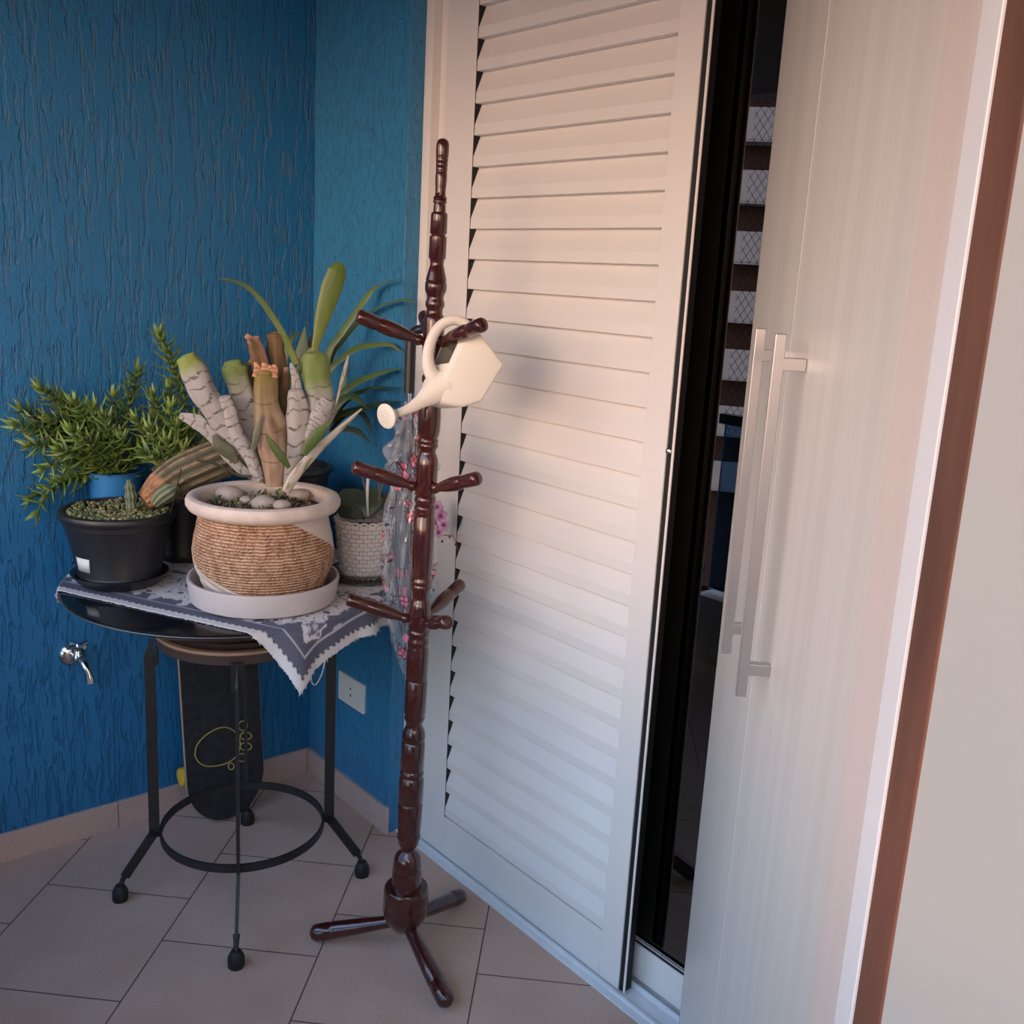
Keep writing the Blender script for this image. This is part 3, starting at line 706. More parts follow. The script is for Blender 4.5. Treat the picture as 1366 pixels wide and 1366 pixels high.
# ------------------------------------------------------------------ leafy succulents
def leafy(parent,paths,seed,mid,LL=.046,names='leafy_stem'):
    rr=random.Random(seed)
    for path in paths:
        b=MB(); P=[Vector(p) for p in path]
        L=sum((P[i+1]-P[i]).length for i in range(len(P)-1))
        b.tube(P,[.0035]*(len(P)-1)+[.002],8,colf=lambda t,th:(.08,.13,.03,1),sub=4)
        n=max(5,int(L/.0170)); br=rr.uniform(.55,1.15)
        for k in range(n+1):
            t=k/n; f=t*(len(P)-1); i=min(len(P)-2,int(f)); q=P[i].lerp(P[i+1],f-i); tg=(P[i+1]-P[i]).normalized()
            a0=Vector((0,0,1)) if abs(tg.z)<.9 else Vector((1,0,0)); w=(a0-tg*a0.dot(tg)).normalized(); u=tg.cross(w)
            nl=3 if t<.93 else 5
            for m_ in range(nl):
                th=2*PI*(m_/nl)+k*.9+rr.uniform(-.25,.25); d=(u*math.cos(th)+w*math.sin(th))
                op=rr.uniform(.85,1.35) if t<.93 else rr.uniform(.3,.8)
                dr=(tg*(1-op*.45)+d*op).normalized(); dr=(dr+Vector((0,0,.15))).normalized()
                l=LL*rr.uniform(.7,1.15)*(.65+.5*math.sin(PI*min(1,.2+t*.75)))
                c1=tuple(x*br*rr.uniform(.8,1.15) for x in (.10,.175,.03)); c2=tuple(x*br for x in (.27,.38,.09))
                nn=(d-dr*d.dot(dr))
                b.tube([q,q+dr*l*.35+d*.001,q+dr*l*.7,q+dr*l+tg*.004+Vector((0,0,.003))],[.0062,.0064,.0038,.0003],6,flat=.42,nrm=nn if nn.length>.01 else None,colf=lambda t,th,c1=c1,c2=c2:(*mixc(c1,c2,S(t,.1,.9)),1),sub=2)
        b.build(names,'vc_leaf',parent)
PBL=Vector((.826,2.452,0))
bl=thing('potted_succulent',(PBL.x,PBL.y,ZC),'sprawling spiky green succulent in a blue plastic pot behind the black one','potted plant')
black_pot(bl,(PBL.x,PBL.y,ZC),.070,.047,.222,'blue_plastic',.0012)
A=lambda x,y,d=0: at(x,y,PBL,d)
o0=[A(150,630),A(140,628,.0),A(165,630),A(130,632)]
def pth(x0,y0,x1,y1,bow,d0,d1,n=5):
    """bow>0 lifts the middle (pixels)"""
    return [A(x0+(x1-x0)*t,y0+(y1-y0)*t-bow*math.sin(PI*t),d0+(d1-d0)*t) for t in [i/(n-1) for i in range(n)]]
paths=[pth(140,632,57,520,18,0,-.03),pth(135,630,22,568,22,0,-.06),pth(132,634,32,548,10,0,-.02),pth(130,636,42,594,16,0,-.08),
 [A(130,636),A(108,634,-.03),A(85,640,-.05),A(65,655,-.06),A(50,682,-.06)],[A(128,638),A(100,640,-.02),A(72,648,-.03),A(42,664,-.03)],
 pth(145,630,100,538,10,-.02,-.06),pth(148,628,84,535,14,.02,.0),pth(152,628,125,545,8,0,-.05),pth(155,628,183,497,12,0,-.02,6),pth(160,628,152,530,6,.02,.02),
 pth(156,630,160,585,2,-.03,-.09),pth(146,632,118,590,6,-.04,-.10),pth(138,634,80,600,8,-.03,-.09),pth(166,628,200,560,6,0,-.02),pth(150,630,70,560,20,-.01,-.05),
 pth(142,630,45,578,24,.0,.02),pth(168,632,195,590,2,-.03,-.08),pth(158,630,140,560,4,-.05,-.11),pth(134,634,60,625,14,-.02,-.05),pth(140,632,95,575,4,-.04,-.10)]
leafy(bl,paths,3,None)
# second succulent in a black pot behind the cactus
PB2=Vector((.965,2.375,0))
b2=thing('potted_succulent',(PB2.x,PB2.y,ZC),'upright spiky green succulent in the black pot between blue pot and clay pot','potted plant')
black_pot(b2,(PB2.x,PB2.y,ZC),.080,.060,.175)
A=lambda x,y,d=0: at(x,y,PB2,d)
paths=[[A(240,640),A(252,590),A(250,550),A(240,510),A(228,480),A(214,448)],pth(240,640,225,520,4,0,0),pth(245,640,238,568,4,-.02,-.06),pth(238,640,205,530,8,0,-.03),
 pth(236,640,200,575,6,-.03,-.09),pth(240,640,222,590,4,-.05,-.11),pth(250,640,262,560,4,0,-.02),pth(244,640,246,600,2,-.06,-.10),pth(232,640,212,610,4,-.05,-.1),pth(238,640,228,545,2,-.03,-.06),
 pth(236,640,182,560,8,0,-.05),pth(240,640,192,605,8,-.05,-.12),pth(248,640,272,590,4,0,0)]
leafy(b2,paths,9,None)
b=MB(); b.tube([at(214,640,PB2,-.1),at(204,590,PB2,-.1),at(198,540,PB2,-.1)],[.0009,.0009,.0007],5); b.build('support_wire','cactus_spine',b2)

# ------------------------------------------------------------------ strap-leaved plant behind the clay pot
PR=Vector((1.205,2.285,0))
rp=thing('potted_clivia',(PR.x,PR.y,ZC),'dark strap-leaved plant in the black pot behind the clay pot','potted plant')
black_pot(rp,(PR.x,PR.y,ZC),.112,.085,.235)
A=lambda x,y,d=0: at(x,y,PR,d)
kr_=depth((PR.x,PR.y,1.1))/F
def fitx(x,y,d):
    p=A(x,y,d)
    while p.x>XW-.02: d-=.01; p=A(x,y,d)
    return p
def strap(path,w,dd=0,c1=(.05,.085,.02),c2=(.13,.20,.05),tip=None,label=None):
    b=MB(); P=[fitx(x,y,(dd if not isinstance(dd,tuple) else dd[0]+(dd[1]-dd[0])*i/(len(path)-1))) for i,(x,y) in enumerate(path)]
    def cf(t,th):
        c=mixc(c1,c2,S(t,.1,.7)); 
        if tip: c=mixc(c,tip,S(t,.75,1))
        return (*c,1)
    m=len(P); ws=[w*.62*kr_*(.7+.5*math.sin(PI*(i/(m-1))**.8))*(1 if i<m-1 else .1) for i in range(m)]
    b.tube(P,ws,10,flat=.13,nrm=(-.45,-.5,.75),colf=cf,sub=6); b.build('leaf','vc_leaf',rp,label=label)
strap([(430,560),(438,475),(455,445),(474,418),(501,384),(537,371)],7,(0,-.03))
strap([(432,560),(441,482),(455,458),(469,439),(485,422),(511,407),(540,400),(557,405)],5.5,(0,.03))
strap([(434,560),(438,500),(457,477),(475,465),(492,461),(520,460),(536,470)],7,(-.03,-.05),tip=(.26,.22,.08))
strap([(434,565),(455,527),(473,512),(492,503),(518,495),(544,490)],7,(-.03,-.03))
strap([(436,570),(466,531),(484,522),(502,517),(539,518)],6,(-.02,.02),c2=(.05,.10,.03))
strap([(436,570),(450,555),(466,549),(483,545),(510,538),(540,535)],8,(-.03,0),c2=(.04,.08,.03))
strap([(440,575),(462,553),(480,550),(490,562),(495,578)],6,(-.02,.0),c1=(.02,.03,.015),c2=(.03,.05,.03))
strap([(440,578),(460,572),(478,576),(496,592)],7,(-.04,-.04),c1=(.04,.06,.04),c2=(.07,.09,.06))
strap([(425,560),(412,500),(404,468),(407,436)],14,(.02,.06),c1=(.06,.08,.03),c2=(.09,.12,.05))
strap([(428,560),(420,500),(416,462),(421,440)],10,(.04,.08),c1=(.05,.06,.03),c2=(.12,.12,.08))
strap([(425,560),(390,510),(378,492),(386,455),(404,440)],8,(.02,.06),c1=(.05,.08,.03),c2=(.06,.10,.03))
strap([(436,570),(450,540),(470,528),(490,545)],9,(-.04,-.06),c1=(.03,.06,.015),c2=(.06,.11,.03))
strap([(434,572),(446,548),(458,510),(463,480)],7,(-.03,.0),c1=(.05,.08,.02),c2=(.10,.16,.04))

# ------------------------------------------------------------------ orchid in white wicker basket
PO=Vector((1.263,2.012,0)); zt_=ZC
tr=thing('wire_tray',(PO.x,PO.y,zt_),'dark wire mesh tray under the white wicker basket','tray')
b=MB()
rt_=.078
for z in (.0022,.020): b.tube([PO+Vector((math.cos(2*PI*i/48)*(rt_),math.sin(2*PI*i/48)*(rt_),zt_+z)) for i in range(49)],.0018,6,sub=1,cap=False)
for i in range(40):
    for dz in (1,-1):
        a=2*PI*i/40; c_=a+dz*2*PI*1.5/40
        b.tube([PO+Vector((math.cos(a)*rt_,math.sin(a)*rt_,zt_+.003)),PO+Vector((math.cos(c_)*rt_,math.sin(c_)*rt_,zt_+.020))],.0012,4,sub=1)
b.build('mesh_rim','mesh_metal',tr)
b=MB(); b.lathe((PO.x,PO.y,zt_+.001),[(.076,0),(.076,.003)],40); b.build('tray_base','plastic_black',tr)
orc=thing('potted_orchid',(PO.x,PO.y,zt_+.006),'pink orchid with dark leaves in a white wicker basket','potted plant')
b=MB(); bz=zt_+.006
nb=96; rows=13; hb=.135
def wick(th,h,j):
    # brick-like weave: alternate over and under
    st=th/(2*PI)*22; row=h/hb*rows
    return 1+.02*noise.noise(Vector((math.cos(th)*7,math.sin(th)*7,h*60)))+.028*abs(math.sin(PI*row))**.5+.022*math.sin(st*2*PI*.5+PI*int(row))-.01
def wickc(th,h,j):
    st=(th/(2*PI)*22+ .5*(int(h/hb*rows)%2)); row=h/hb*rows
    e=abs((row%1)-.0); g=min(row%1,1-row%1); q=min(st%1,1-st%1)
    nz=noise.noise(Vector((math.cos(th)*9,math.sin(th)*9,h*90)))
    if g<.09+.05*nz : return (.40,.35,.31,1)
    if q<.03+.03*nz : return (.30,.26,.23,1)
    return (.70,.645,.59,1)
nh2=104
b.lathe((PO.x,PO.y,bz),[(.055+(.069-.055)*(i/nh2),hb*i/nh2) for i in range(nh2+1)],264,rf=wick,colf=wickc,capt=False)
b.build('basket_body','vc_matte',orc,angle=80)
b=MB()
for ph in (0,PI): b.tube([PO+Vector((math.cos(a)*(.071+.002*math.cos(a*11+ph)),math.sin(a)*(.071+.002*math.cos(a*11+ph)),bz+hb+.004+.0035*math.sin(a*11+ph))) for a in [2*PI*i/180 for i in range(181)]],.0022,6,sub=1,cap=False)
b.build('basket_rim','wicker',orc)
b=MB(); b.add(*soil_mesh(PO.x,PO.y,bz+.11,.064,.006,1)); b.build('soil','soil',orc)
A=lambda x,y,d=0: at(x,y,PO,d)
ko=depth((PO.x,PO.y,.95))/F
def oleaf(path,ws,dds,c1=(.035,.05,.03),c2=(.06,.08,.045)):
    b=MB(); b.tube([A(x,y,d) for (x,y),d in zip(path,dds)],[w*ko for w in ws],12,flat=.12,nrm=(-.35,-.55,.75),colf=lambda t,th:(*mixc(c1,c2,.5+.5*math.cos(th)),1),sub=8); b.build('leaf','vc_leaf',orc)
oleaf([(489,690),(478,678),(466,664),(455,655)],[6,17,20,5],[0,.01,.02,.03])
oleaf([(488,690),(490,676),(494,662),(498,650)],[6,17,18,4],[-.01,.0,.02,.03],(.04,.055,.03),(.08,.10,.055))
oleaf([(490,690),(502,676),(516,666),(528,662)],[5,12,12,3],[0,.01,.02,.03])
oleaf([(484,688),(472,684),(460,682),(452,676)],[5,11,11,3],[-.02,-.03,-.03,-.02],(.02,.03,.02),(.04,.05,.03))
b=MB(); b.tube([A(491,688,-.02),A(490,660,-.02),A(492,622,-.02)],[.0016,.0034,.0036],8,sub=3); b.build('flower_stake','stick_white',orc)
b=MB(); b.tube([A(488,655,.0),A(483,636,0),A(478,618,0)],[.0014,.0014,.001],6); b.tube([A(508,668,.01),A(505,645,.0),A(506,625,0)],[.0014,.0014,.001],6); b.build('aerial_root','stem_brown',orc)
FP=(1.375,1.93)
B=lambda x,y,d=0: at(x,y,FP,d)
b=MB(); b.tube([A(500,690,.01),A(512,640,.01),A(530,600,.02),B(556,596,0),B(574,640,0),B(583,690,0),B(590,712,0),B(605,716,0),B(611,735,0)],[.002,.002,.002,.0018,.0016,.0014,.0013,.0011,.0009],6); b.build('flower_spike','stem_brown',orc)
kf=depth((FP[0],FP[1],.95))/F
for (x,y,s_) in ((583,676,8),(588,688,9),(580,697,8),(592,700,8),(585,710,7)):
    b=MB(); c=B(x,y,-.01+R.uniform(-.01,.01)); vd=(CAM-c).normalized(); rt=Vector((vd.y,-vd.x,0)).normalized(); up=rt.cross(vd); rot=R.uniform(0,6)
    for k in range(5):
        a=rot+2*PI*k/5; d=rt*math.cos(a)+up*math.sin(a)
        b.tube([c,c+d*s_*kf*.6+vd*.002,c+d*s_*kf*1.15],[.001,s_*kf*.62,.001],8,flat=.15,nrm=vd,colf=lambda t,th:(*mixc((.35,.07,.20),(.58,.36,.52),S(t,.1,.5)),1),sub=4)
    b.tube([c+vd*.001,c+vd*.006-up*.003],[.003,.002],8,colf=lambda t,th:(.40,.03,.12,1),sub=2)
    b.build('flower','vc_flower',orc)
b=MB()
for x,y in ((590,722),(600,716),(608,726)):
    c=B(x,y); b.lathe(c,[(.0003,-.004),(.003,-.002),(.003,.001),(.0003,.004)],8,colf=lambda th,h,j:(.10,.06,.05,1))
b.build('bud','vc_flower',orc)

# ------------------------------------------------------------------ coat rack
RC=Vector((1.173,1.645,0)); RX=Vector((.766,-.642,0))
def axp(z): return Vector((RC.x,RC.y,z))+RX*(-.0095+.0133*z)
prof_px="""184.5,.6 186,5 189,7.5 193,8.3 200,8.5 208,8.2 210,7.9 211,7.5 212,7.9 216,7.8 217,7.3 218,7.7 222,7.6 223,7.1 224,7.5 228,7.4 229,7 230,7.4 240,7.6 250,7 256,6.6 262,7.2 263,8.6 266,9 267,7.8 268,9 271,8.8 272,7.4 276,8 283,8.2 284.5,10.4 287,10.8 311,11 313,9.2 314.5,9.2 316,11.2 344,11.2 347,9.2 354,8.6 356,9.5 365,11.6 374,13.6 375,12.4 376.5,13.8 382,14.3 388,13.8 393,11.6 397,10.6 400,11.2 403,12.2 407,12.6 410,11.6 412,10.4 419,10.4 421,12 426,13.2 432,13.8 480,13.4 490,12.4 497,11 500,10.4 502,12 507,12.4 510,11.4 513,10.4 517,11 522,12.6 535,14 555,15 572,14.8 581,13.4 584,11.8 586,12.8 589,13.2 591,12.2 593,13.2 596,12.8 599,11 603,10.4 606,11.6 611,13.6 618,14.4 656,14.2 659,12.6 661,12 663,13.6 668,14 671,12.6 673,11.6 675,13.4 678,14 681,13 683,13.8 686,13.2 688,12.6 690,13.8 720,14 745,13.6 766,12.8 771,12 773,13.4 777,13.6 779,12.4 782,13.6 785,13 788,11.6 795,10.6 799,10.4 802,12 807,13.4 814,14 836,13.8 839,12.2 841,13.8 846,14 848,12.6 850,12.4 853,13.8 858,14 860,12.8 862,13.2 866,14 905,14.2 906.5,13.3 908,14.2 950,14 953,12.6 956,13.6 959,13 962,11.4 967,10.6 971,12.4 976,14.4 982,15 986,15 988,13.6 990,15 1024,15.2 1026,13.8 1029,15.4 1033,15.4 1035,13.9 1038,15.8 1048,16.2 1068,16.2 1069.5,15.2 1071,16 1095,15.6 1111,14.4 1113,15.4 1118,15 1120,13.6 1124,13.6 1128,11 1131,9.4 1134,10.6 1138,14.6 1144,17.4 1152,18.6 1156,18.8 1157.5,18.2 1159,19 1181,19.4 1181.5,27 1184,28.6 1188,29 1204,29 1206,28.2 1208,29 1216,28.4 1223,26 1232,20 1238,14 1240,10"""
pp=[tuple(map(float,q.split(','))) for q in prof_px.split()]
pr=[]
for y,hw in pp:
    xg=544+(591-544)*(1238-y)/(1238-185)
    p=at(xg,y,RC); 
    # surface in front of the axis: small correction is ignored, the widths are silhouettes
    pr.append((hw*depth(p)/F*1.03,p.z))
pr.sort(key=lambda q:q[1])
for i in range(1,len(pr)):
    if pr[i][1]<=pr[i-1][1]: pr[i]=(pr[i][0],pr[i-1][1]+.0004)
rk=thing('coat_rack',(RC.x,RC.y,0),'tall turned dark-red wooden coat rack standing before the louvred door','coat rack')
b=MB(); b.lathe((0,0,0),pr,40,warp=lambda p,h:Vector((p.x,p.y,0))+axp(h)); b.build('turned_post','mahogany',rk,angle=50)
rackbase=pr[0][1]
for ang in (136.5,258,18.5):
    a=rad(ang); d=Vector((math.cos(a),math.sin(a),0)); s0=axp(.075)+d*.012; tipR=.222
    e=Vector((RC.x,RC.y,.0165))+d*tipR; e.z=.0200
    b=MB(); L=(e-s0).length; t=(e-s0).normalized()
    b.lathe(s0,[(.013,0),(.0145,L*.2),(.0175,L*.45),(.0198,L*.74),(.0186,L*.78),(.0198,L*.79),(.0198,L*.93),(.018,L*.97),(.013,L*.995),(.005,L+.004),(.0005,L+.005)],26,axis=t); b.build('leg','mahogany',rk)
L=.158
for zb,angs in ((1.372,(158,272,62)),(1.078,(160,276,54)),(.792,(148,256,18))):
    for ang in angs:
        a=rad(ang); e=rad(19); d=Vector((math.cos(a)*math.cos(e),math.sin(a)*math.cos(e),math.sin(e))); s0=axp(zb)+Vector((math.cos(a),math.sin(a),0))*.012
        b=MB(); l=L-.010
        b.lathe(s0,[(.007,0),(.0075,.012),(.0105,.015),(.0112,.019),(.0105,.023),(.0085,.026),(.0085,.029),(.0128,l*.35),(.0150,l*.5),(.0152,l*.6),(.0136,l*.68),(.0128,l*.70),(.0138,l*.72),(.0144,l*.93),(.0138,l*.975),(.011,l*.995),(.007,l),(.0005,l+.0005)],24,axis=d); b.build('peg','mahogany',rk)
# ------------------------------------------------------------------ watering can
pg=rad(272); e_=rad(19)
pd=Vector((math.cos(pg)*math.cos(e_),math.sin(pg)*math.cos(e_),math.sin(e_)))
hang=axp(1.372)+Vector((math.cos(pg),math.sin(pg),0))*.012+pd*.075
WP=(hang.x,hang.y)
W=lambda x,y,d=0: at(x,y,WP,d)
kw=depth(hang)/F
wc=thing('watering_can',tuple(W(620,490,.02)),'small cream plastic watering can hanging from the upper right peg of the rack','watering can')
vd=Vector((WP[0],WP[1],0)).normalized(); lt=Vector((-.766,.642,0))
out2=[(600,490),(619,448),(637,437),(675,486),(645,536),(619,544),(594,539),(586,524),(590,506)]
fr0=.01; tk=.050
backoff=lt*.042-UZ*.012+vd*tk
bm=bmesh.new()
fv=[bm.verts.new(W(x,y,.0)) for x,y in out2]
ctrp=sum((v.co for v in fv),Vector())/len(fv)
bv=[bm.verts.new(v.co+backoff) for v in fv]
n=len(fv)
ff=bm.faces.new(list(reversed(fv))); bf=bm.faces.new(bv)
sides=[bm.faces.new((fv[i],fv[(i+1)%n],bv[(i+1)%n],bv[i])) for i in range(n)]
bm.normal_update()
bmesh.ops.recalc_face_normals(bm,faces=bm.faces)
oc=sides[0].calc_center_median().copy()
bmesh.ops.bevel(bm,geom=list(bm.edges),offset=.0085,offset_type='OFFSET',segments=4,profile=.5,affect='EDGES',clamp_overlap=True)
bm.faces.ensure_lookup_table()
opf=min([f for f in bm.faces if f.calc_area()>2e-4],key=lambda f:(f.calc_center_median()-oc).length)
bcen=sum((v.co for v in bm.verts),Vector())/len(bm.verts); opc=opf.calc_center_median().copy()
bmesh.ops.inset_region(bm,faces=[opf],thickness=.0008,depth=0)
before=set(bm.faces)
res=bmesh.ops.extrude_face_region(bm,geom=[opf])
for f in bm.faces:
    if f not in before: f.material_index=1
nv=[g_ for g_ in res['geom'] if isinstance(g_,bmesh.types.BMVert)]
bmesh.ops.translate(bm,verts=nv,vec=((W(642,500,.025)-W(601,462,.025)).normalized()*.085))
if opf.is_valid: bmesh.ops.delete(bm,geom=[opf],context='FACES_ONLY')
for v in bm.verts: v.co-=Vector(wc['_o'])
me=bpy.data.meshes.new('can_body'); 
for e in bm.edges:
    if len(e.link_faces)==2 and e.calc_face_angle(0)>rad(50): e.smooth=False
bm.to_mesh(me); bm.free()
ob=bpy.data.objects.new('can_body',me); COL.objects.link(ob); ob.parent=wc; me.materials.append(MATS['can_plastic']); me.materials.append(MATS['can_inside_shade'])
for p in me.polygons: p.use_smooth=True
# spout
cen=.5
mid=backoff*.5
V=lambda x,y,d=0: W(x,y,-.045+d)+mid*1.0
b=MB(); b.tube([W(612,512,.026),W(596,513,.024),W(580,522,.017),W(562,535,.004),W(546,545,-.010),W(531,551,-.020)],[22*kw,23*kw,18*kw,10*kw,6.5*kw,5.5*kw],26,flat=.78,nrm=vd,sub=8); b.build('spout','can_plastic',wc)
rc_=W(516,555,-.03); rdir=(W(516,555,-.045)-W(533,550,-.02)).normalized()
b=MB(); b.lathe(rc_-rdir*.026,[(5*kw,0),(5.5*kw,.006),(15*kw,.022),(17*kw,.0255),(17*kw,.028),(15.5*kw,.0295),(.0005,.030)],32,axis=rdir); rs=b.build('rose_head','can_plastic',wc)
b=MB(); t1=Vector((0,0,1))-rdir*rdir.z; t1.normalize(); t2=rdir.cross(t1)
for k in range(26):
    a=k*2.4; r_=.0032*math.sqrt(k)*.9; b.lathe(rc_+rdir*.0041+t1*math.cos(a)*r_+t2*math.sin(a)*r_-rdir*.0003,[(.0006,0),(.0006,.0005)],6,axis=rdir)
b.build('rose_hole','black_rubber',rs)
b=MB(); b.tube([W(630,446,.022),W(620,432,.024),W(604,427,.024),W(587,435,.024),W(576,453,.022),W(571,476,.020),W(575,497,.018),W(588,510,.018)],[6.6*kw,5.6*kw,5.3*kw,5.4*kw,5.7*kw,6.2*kw,7.5*kw,9*kw],18,flat=1.3,sub=8); b.build('handle','can_plastic',wc)

# ------------------------------------------------------------------ umbrella
UP=(1.238,1.785)
U=lambda x,y,d=0: at(x,y,UP,d)
ku=depth(U(547,700))/F
um=thing('umbrella',tuple(U(547,600)),'folded clear umbrella with pink print and black handle hanging on the rack','umbrella')
b=MB(); b.tube([U(574,447,-.03),U(568,440,-.01),U(558,440,0),U(550,447,0),U(548,462,0),U(547,490,0),U(546,524,0)],[.0085,.009,.010,.0105,.011,.0115,.0115],18); b.build('umbrella_handle','plastic_black',um)
b=MB(); b.tube([U(546,520),U(546,700),U(546,935)],[.0045,.0045,.0042],12); b.build('shaft','chrome',um)
b=MB(); b.tube([U(545,890),U(546,936)],[.0065,.006],14,sub=2); b.build('ferrule','plastic_black',um)
# canopy: pleated sleeve
cp_=[(536,9,.25),(556,18,.5),(580,24,.5),(604,32,.55),(622,34,.5),(636,26,.35),(650,26,.25),(680,33,.35),(720,37,.35),(770,37,.35),(810,34,.35),(850,26,.3),(880,16,.25),(893,11,.1),(898,9,.05)]
vs=[];cs=[];nn_=220; rowsn=260
sq=[]
rr=random.Random(5)
for k in range(60): sq.append((rr.uniform(0,2*PI),rr.uniform(540,880),rr.uniform(4.5,8.5),rr.uniform(0,PI/2),rr.random()))
def cval(y):
    for (a,ra,pa),(c,rc,pc) in zip(cp_[:-1],cp_[1:]):
        if a<=y<=c:
            t=(y-a)/(c-a); t=t*t*(3-2*t); return ra+(rc-ra)*t,pa+(pc-pa)*t
    return cp_[-1][1],cp_[-1][2]
for j in range(rowsn+1):
    y=536+(898-536)*j/rowsn; r_,pl=cval(y); cx=547+(2 if y<640 else 0)
    c0=U(cx-(0 if y<640 else 1),y); 
    for i in range(nn_):
        th=2*PI*i/nn_
        w=1-pl*.6*(.5-.5*math.cos(th*8+.6*math.sin(y*.02)))+.06*math.sin(th*17+y*.09)+ (.16*math.sin(th*5+y*.16) if y<632 else 0)
        rr_=r_*ku*w; vs.append(c0+Vector((math.cos(th)*rr_,math.sin(th)*rr_,0)))
        col=(.66,.69,.73,.14+.30*max(0,noise.noise(Vector((th*3,y*.05,5)))))
        if pl>.15 and abs(((th*8+.6*math.sin(y*.02))/(2*PI))%1-.5)<.035: col=(.08,.08,.09,.75)
        if noise.noise(Vector((th*6,y*.13,8)))>.40: col=(.05,.04,.05,.85)
        for a0,y0,s0,ro,tp_ in sq:
            da=((th-a0+PI)%(2*PI)-PI)*r_; dy=(y-y0)
            if abs(da)<12 and abs(dy)<12:
                u1=da*math.cos(ro)+dy*math.sin(ro); v1=-da*math.sin(ro)+dy*math.cos(ro); m_=max(abs(u1),abs(v1))
                if m_<s0*.78: col=(.78,.25,.34,.9) if (tp_<.5 or min(abs(u1),abs(v1))>.7) else (.06,.03,.04,.9)
                elif m_<s0 and tp_>.3: col=(.05,.02,.03,.92)
        cs.append(col)
fs=[]
for j in range(rowsn):
    for i in range(nn_):
        k=(i+1)%nn_; fs.append((j*nn_+i,j*nn_+k,(j+1)*nn_+k,(j+1)*nn_+i))
b=MB(); b.add(vs,fs,cs); b.build('canopy','vinyl_print',um,angle=80)
for k in range(8):
    a=2*PI*k/8+.3; b=MB(); d=Vector((math.cos(a),math.sin(a),0))
    b.tube([U(546,560)+d*.006,U(546,620)+d*.026,U(546,760)+d*.028,U(546,880)+d*.009],[.0013]*4,5); b.build('rib','iron_black',um)

# ------------------------------------------------------------------ skateboard
bc=Vector((1.082,2.400,.0)); tilt=rad(6.1)
SU=Vector((0,math.sin(tilt),math.cos(tilt))); SN=Vector((0,-math.cos(tilt),math.sin(tilt))); SXv=Vector((1,0,0))
sk=thing('skateboard',(bc.x,bc.y,0),'black skateboard with yellow paw outline leaning on the blue wall behind the table','skateboard')
Wd=.112; Ln=.69
def outline(inset=0,n=24):
    pts=[]
    w=Wd-inset; 
    for k in range(n+1):
        a=PI+PI*k/n; pts.append((math.cos(a)*w, .125+math.sin(a)*(.125-inset)))
    for k in range(n+1):
        a=PI*k/n; pts.append((math.cos(a)*w, Ln-.12+math.sin(a)*(.12-inset)))
    return pts
skz=.004; s0=Vector((bc.x,bc.y,skz))
def sp(x,h,off): 
    kick=0
    return s0+SXv*x+SU*h+SN*(off+kick)
o1=outline()
n=len(o1)
b=MB(); b.add([sp(x,h,0) for x,h in o1]+[sp(x,h,.010) for x,h in o1],[tuple(range(n)),tuple(reversed(range(n,2*n)))]+[(i,(i+1)%n,n+(i+1)%n,n+i) for i in range(n)]); b.build('deck','deck_wood',sk,False)
o2=outline(.0012)
b=MB(); b.add([sp(x,h,.0102) for x,h in o2]+[sp(x,h,.0112) for x,h in o2],[tuple(range(n)),tuple(reversed(range(n,2*n)))]+[(i,(i+1)%n,n+(i+1)%n,n+i) for i in range(n)]); gp=b.build('grip_tape','deck_grip',sk,False)
def skp(px,py):
    pl=s0+SN*.0122; r_=ray(px,py); t=(pl-CAM).dot(SN)/r_.dot(SN); return CAM+r_*t
Z=lambda x,y:(60+x/3.413,820+y/3.413)
b=MB(); blob=[(683,640),(690,600),(715,565),(755,533),(800,514),(840,517),(875,545),(890,590),(875,640),(830,675),(780,688),(730,688),(698,668),(683,640)]
b.tube([skp(*Z(x,y)) for x,y in blob],.0016,6,sub=6)
for cx,cy,rx,ry in ((902,505,20,22),(915,552,26,17),(915,600,26,17),(898,650,20,18),(848,690,13,15)):
    b.tube([skp(*Z(cx+rx*math.cos(a),cy+ry*math.sin(a))) for a in [2*PI*i/20 for i in range(21)]],.0016,6,sub=1)
b.build('paw_outline','paw_yellow',gp)
for h in (.14,.56):
    b=MB(); b.obox(sp(0,h,0),SXv,SU,SN,(-.055,-.012,-.045),(.055,.012,0)); b.obox(sp(0,h,0),SXv,SU,SN,(-.03,-.03,-.012),(.03,.03,0)); b.build('truck','chrome',sk,False)
    for sx in (-1,1):
        b=MB(); b.lathe(sp(sx*.078,h-.005,-.042),[(.010,0),(.024,.003),(.026,.008),(.026,.026),(.024,.031),(.010,.034)],24,axis=(sx,0,0)); b.build('wheel','wheel_yellow',sk)

# ------------------------------------------------------------------ outside: safety net, rail and the block across the street
b=MB(); xn=XO-.06; st=.036; y0,y1,z0,z1=-2.5,2.52,.96,2.24
Hh=z1-z0
k=y0-Hh
while k<y1+Hh:
    for sgn in (1,-1):
        # clipped diagonal
        if sgn>0: a=(k,z0); c=(k+Hh*.8,z1)
        else: a=(k+Hh*.8,z0); c=(k,z1)
        def clip(p,q):
            (ya,za),(yc,zc)=p,q
            def cl(yb,zb,yo,zo,yy):
                t=(yy-yo)/(yb-yo); return (yy,zo+(zb-zo)*t)
            if max(ya,yc)<y0 or min(ya,yc)>y1: return None
            P_=[p,q]
            for i in (0,1):
                o_=P_[1-i]; v=P_[i]
                if v[0]<y0: P_[i]=cl(v[0],v[1],o_[0],o_[1],y0)
                elif v[0]>y1: P_[i]=cl(v[0],v[1],o_[0],o_[1],y1)
            return P_
        r_=clip(a,c)
        if r_: b.tube([(xn,r_[0][0],r_[0][1]),(xn,r_[1][0],r_[1][1])],.0011,3,sub=1)
    k+=st
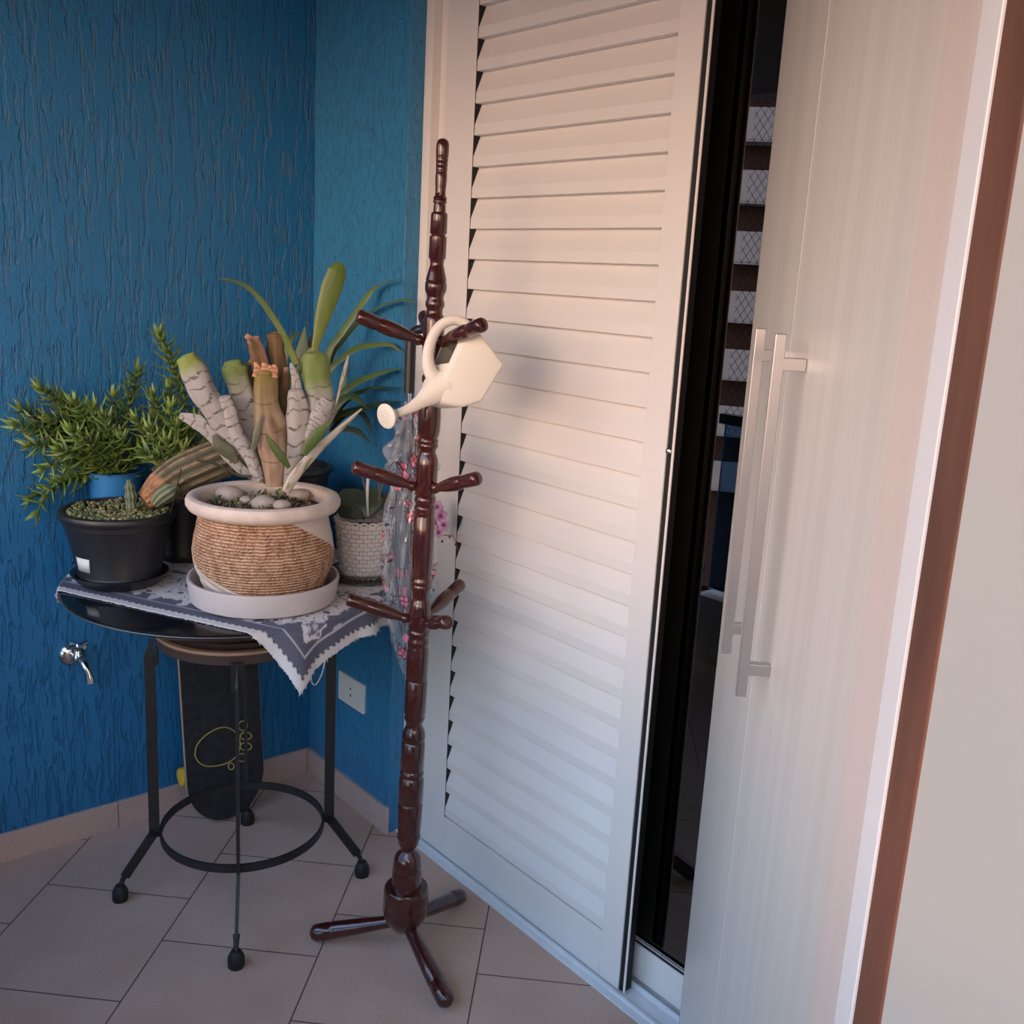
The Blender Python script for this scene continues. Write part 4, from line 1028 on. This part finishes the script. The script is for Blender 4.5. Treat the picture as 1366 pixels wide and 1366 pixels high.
b.origin=(xn,0,z0); tag(b.build('safety_net','net_cord'),'dark diamond-mesh safety net over the balcony opening, seen mirrored in the glass','net')
fwd=Vector((-.80,.60,0)); sd=Vector((.60,.80,0)); bo=Vector((-.2,2.3,0))+fwd*48
bd=thing('apartment_building',tuple(bo+Vector((0,0,-14))),'white and dark apartment block with stacked balconies mirrored in the glass strip','building')
def bbx(mb,s0_,s1_,f0,f1,z0_,z1_): mb.obox(bo,sd,fwd,UZ,(s0_,f0,z0_),(s1_,f1,z1_))
b=MB(); bbx(b,-7,11,1.4,12,-14,13); b.build('wall','building_dark',bd,False)
for fl in range(-3,5):
    for c_ in range(-1,1):
        b=MB(); bbx(b,c_*9+2.2,c_*9+10.6,0,.15,fl*2.85+.15,fl*2.85+1.65); bbx(b,c_*9+2.2,c_*9+10.6,0,1.4,fl*2.85+.10,fl*2.85+.22)
        bl_=b.build('balcony','building_white',bd,False)
        for q in range(3):
            b=MB(); bbx(b,c_*9+3+q*1.9,c_*9+3.1+q*1.9,0,.05,fl*2.85+1.6,fl*2.85+2.0); b.build('balcony_post','building_white',bl_,False)
b=MB(); b.box((-300,-300,-15.2),(300,300,-15)); b.origin=(-60,0,-15); struct('ground',b,'building_dark')

# ------------------------------------------------------------------ camera, light, view
cam=bpy.data.cameras.new('camera'); co=bpy.data.objects.new('camera',cam); COL.objects.link(co)
cam.sensor_width=36; cam.sensor_fit='HORIZONTAL'; cam.lens=F*36/1366; cam.clip_start=.02; cam.clip_end=500
right=A3@Vector((1,0,0)); up=-(A3@Vector((0,1,0))); back=-(A3@Vector((0,0,1)))
mw=Matrix(((right.x,up.x,back.x,CAM.x),(right.y,up.y,back.y,CAM.y),(right.z,up.z,back.z,CAM.z),(0,0,0,1)))
co.matrix_world=mw; scene.camera=co
w=bpy.data.worlds.new('sky'); scene.world=w; w.use_nodes=True; nt=w.node_tree; N=nt.nodes; L=nt.links
bg=N['Background']; tc=N.new('ShaderNodeTexCoord'); sx=N.new('ShaderNodeSeparateXYZ'); L.new(tc.outputs['Generated'],sx.inputs[0])
mr=N.new('ShaderNodeMapRange'); mr.inputs['From Min'].default_value=-1; mr.inputs['From Max'].default_value=1; L.new(sx.outputs['Z'],mr.inputs['Value'])
cr=N.new('ShaderNodeValToRGB'); el=cr.color_ramp.elements
el[0].position=0; el[0].color=(.10,.08,.075,1); el[1].position=1; el[1].color=(.36,.56,1.05,1)
for p,c in ((.47,(.25,.18,.15,1)),(.50,(1.0,.60,.42,1)),(.56,(1.15,.80,.62,1)),(.63,(.95,.86,.82,1)),(.74,(.58,.76,1.12,1))):
    e=el.new(p); e.color=c
L.new(mr.outputs[0],cr.inputs[0]); L.new(cr.outputs[0],bg.inputs['Color']); bg.inputs['Strength'].default_value=2.6
sl=bpy.data.lights.new('low_sun','SUN'); sl.energy=.9; sl.angle=rad(24); sl.color=(1,.66,.45)
so=bpy.data.objects.new('low_sun',sl); COL.objects.link(so); so.location=(-3,1,3)
so.rotation_euler=Vector((.92,.33,-.10)).to_track_quat('-Z','Y').to_euler()
vs_=scene.view_settings; vs_.view_transform='Standard'; vs_.look='None'; vs_.gamma=1; vs_.use_curve_mapping=False; vs_.exposure=.64
for o in bpy.data.objects:
    if '_o' in o: del o['_o']
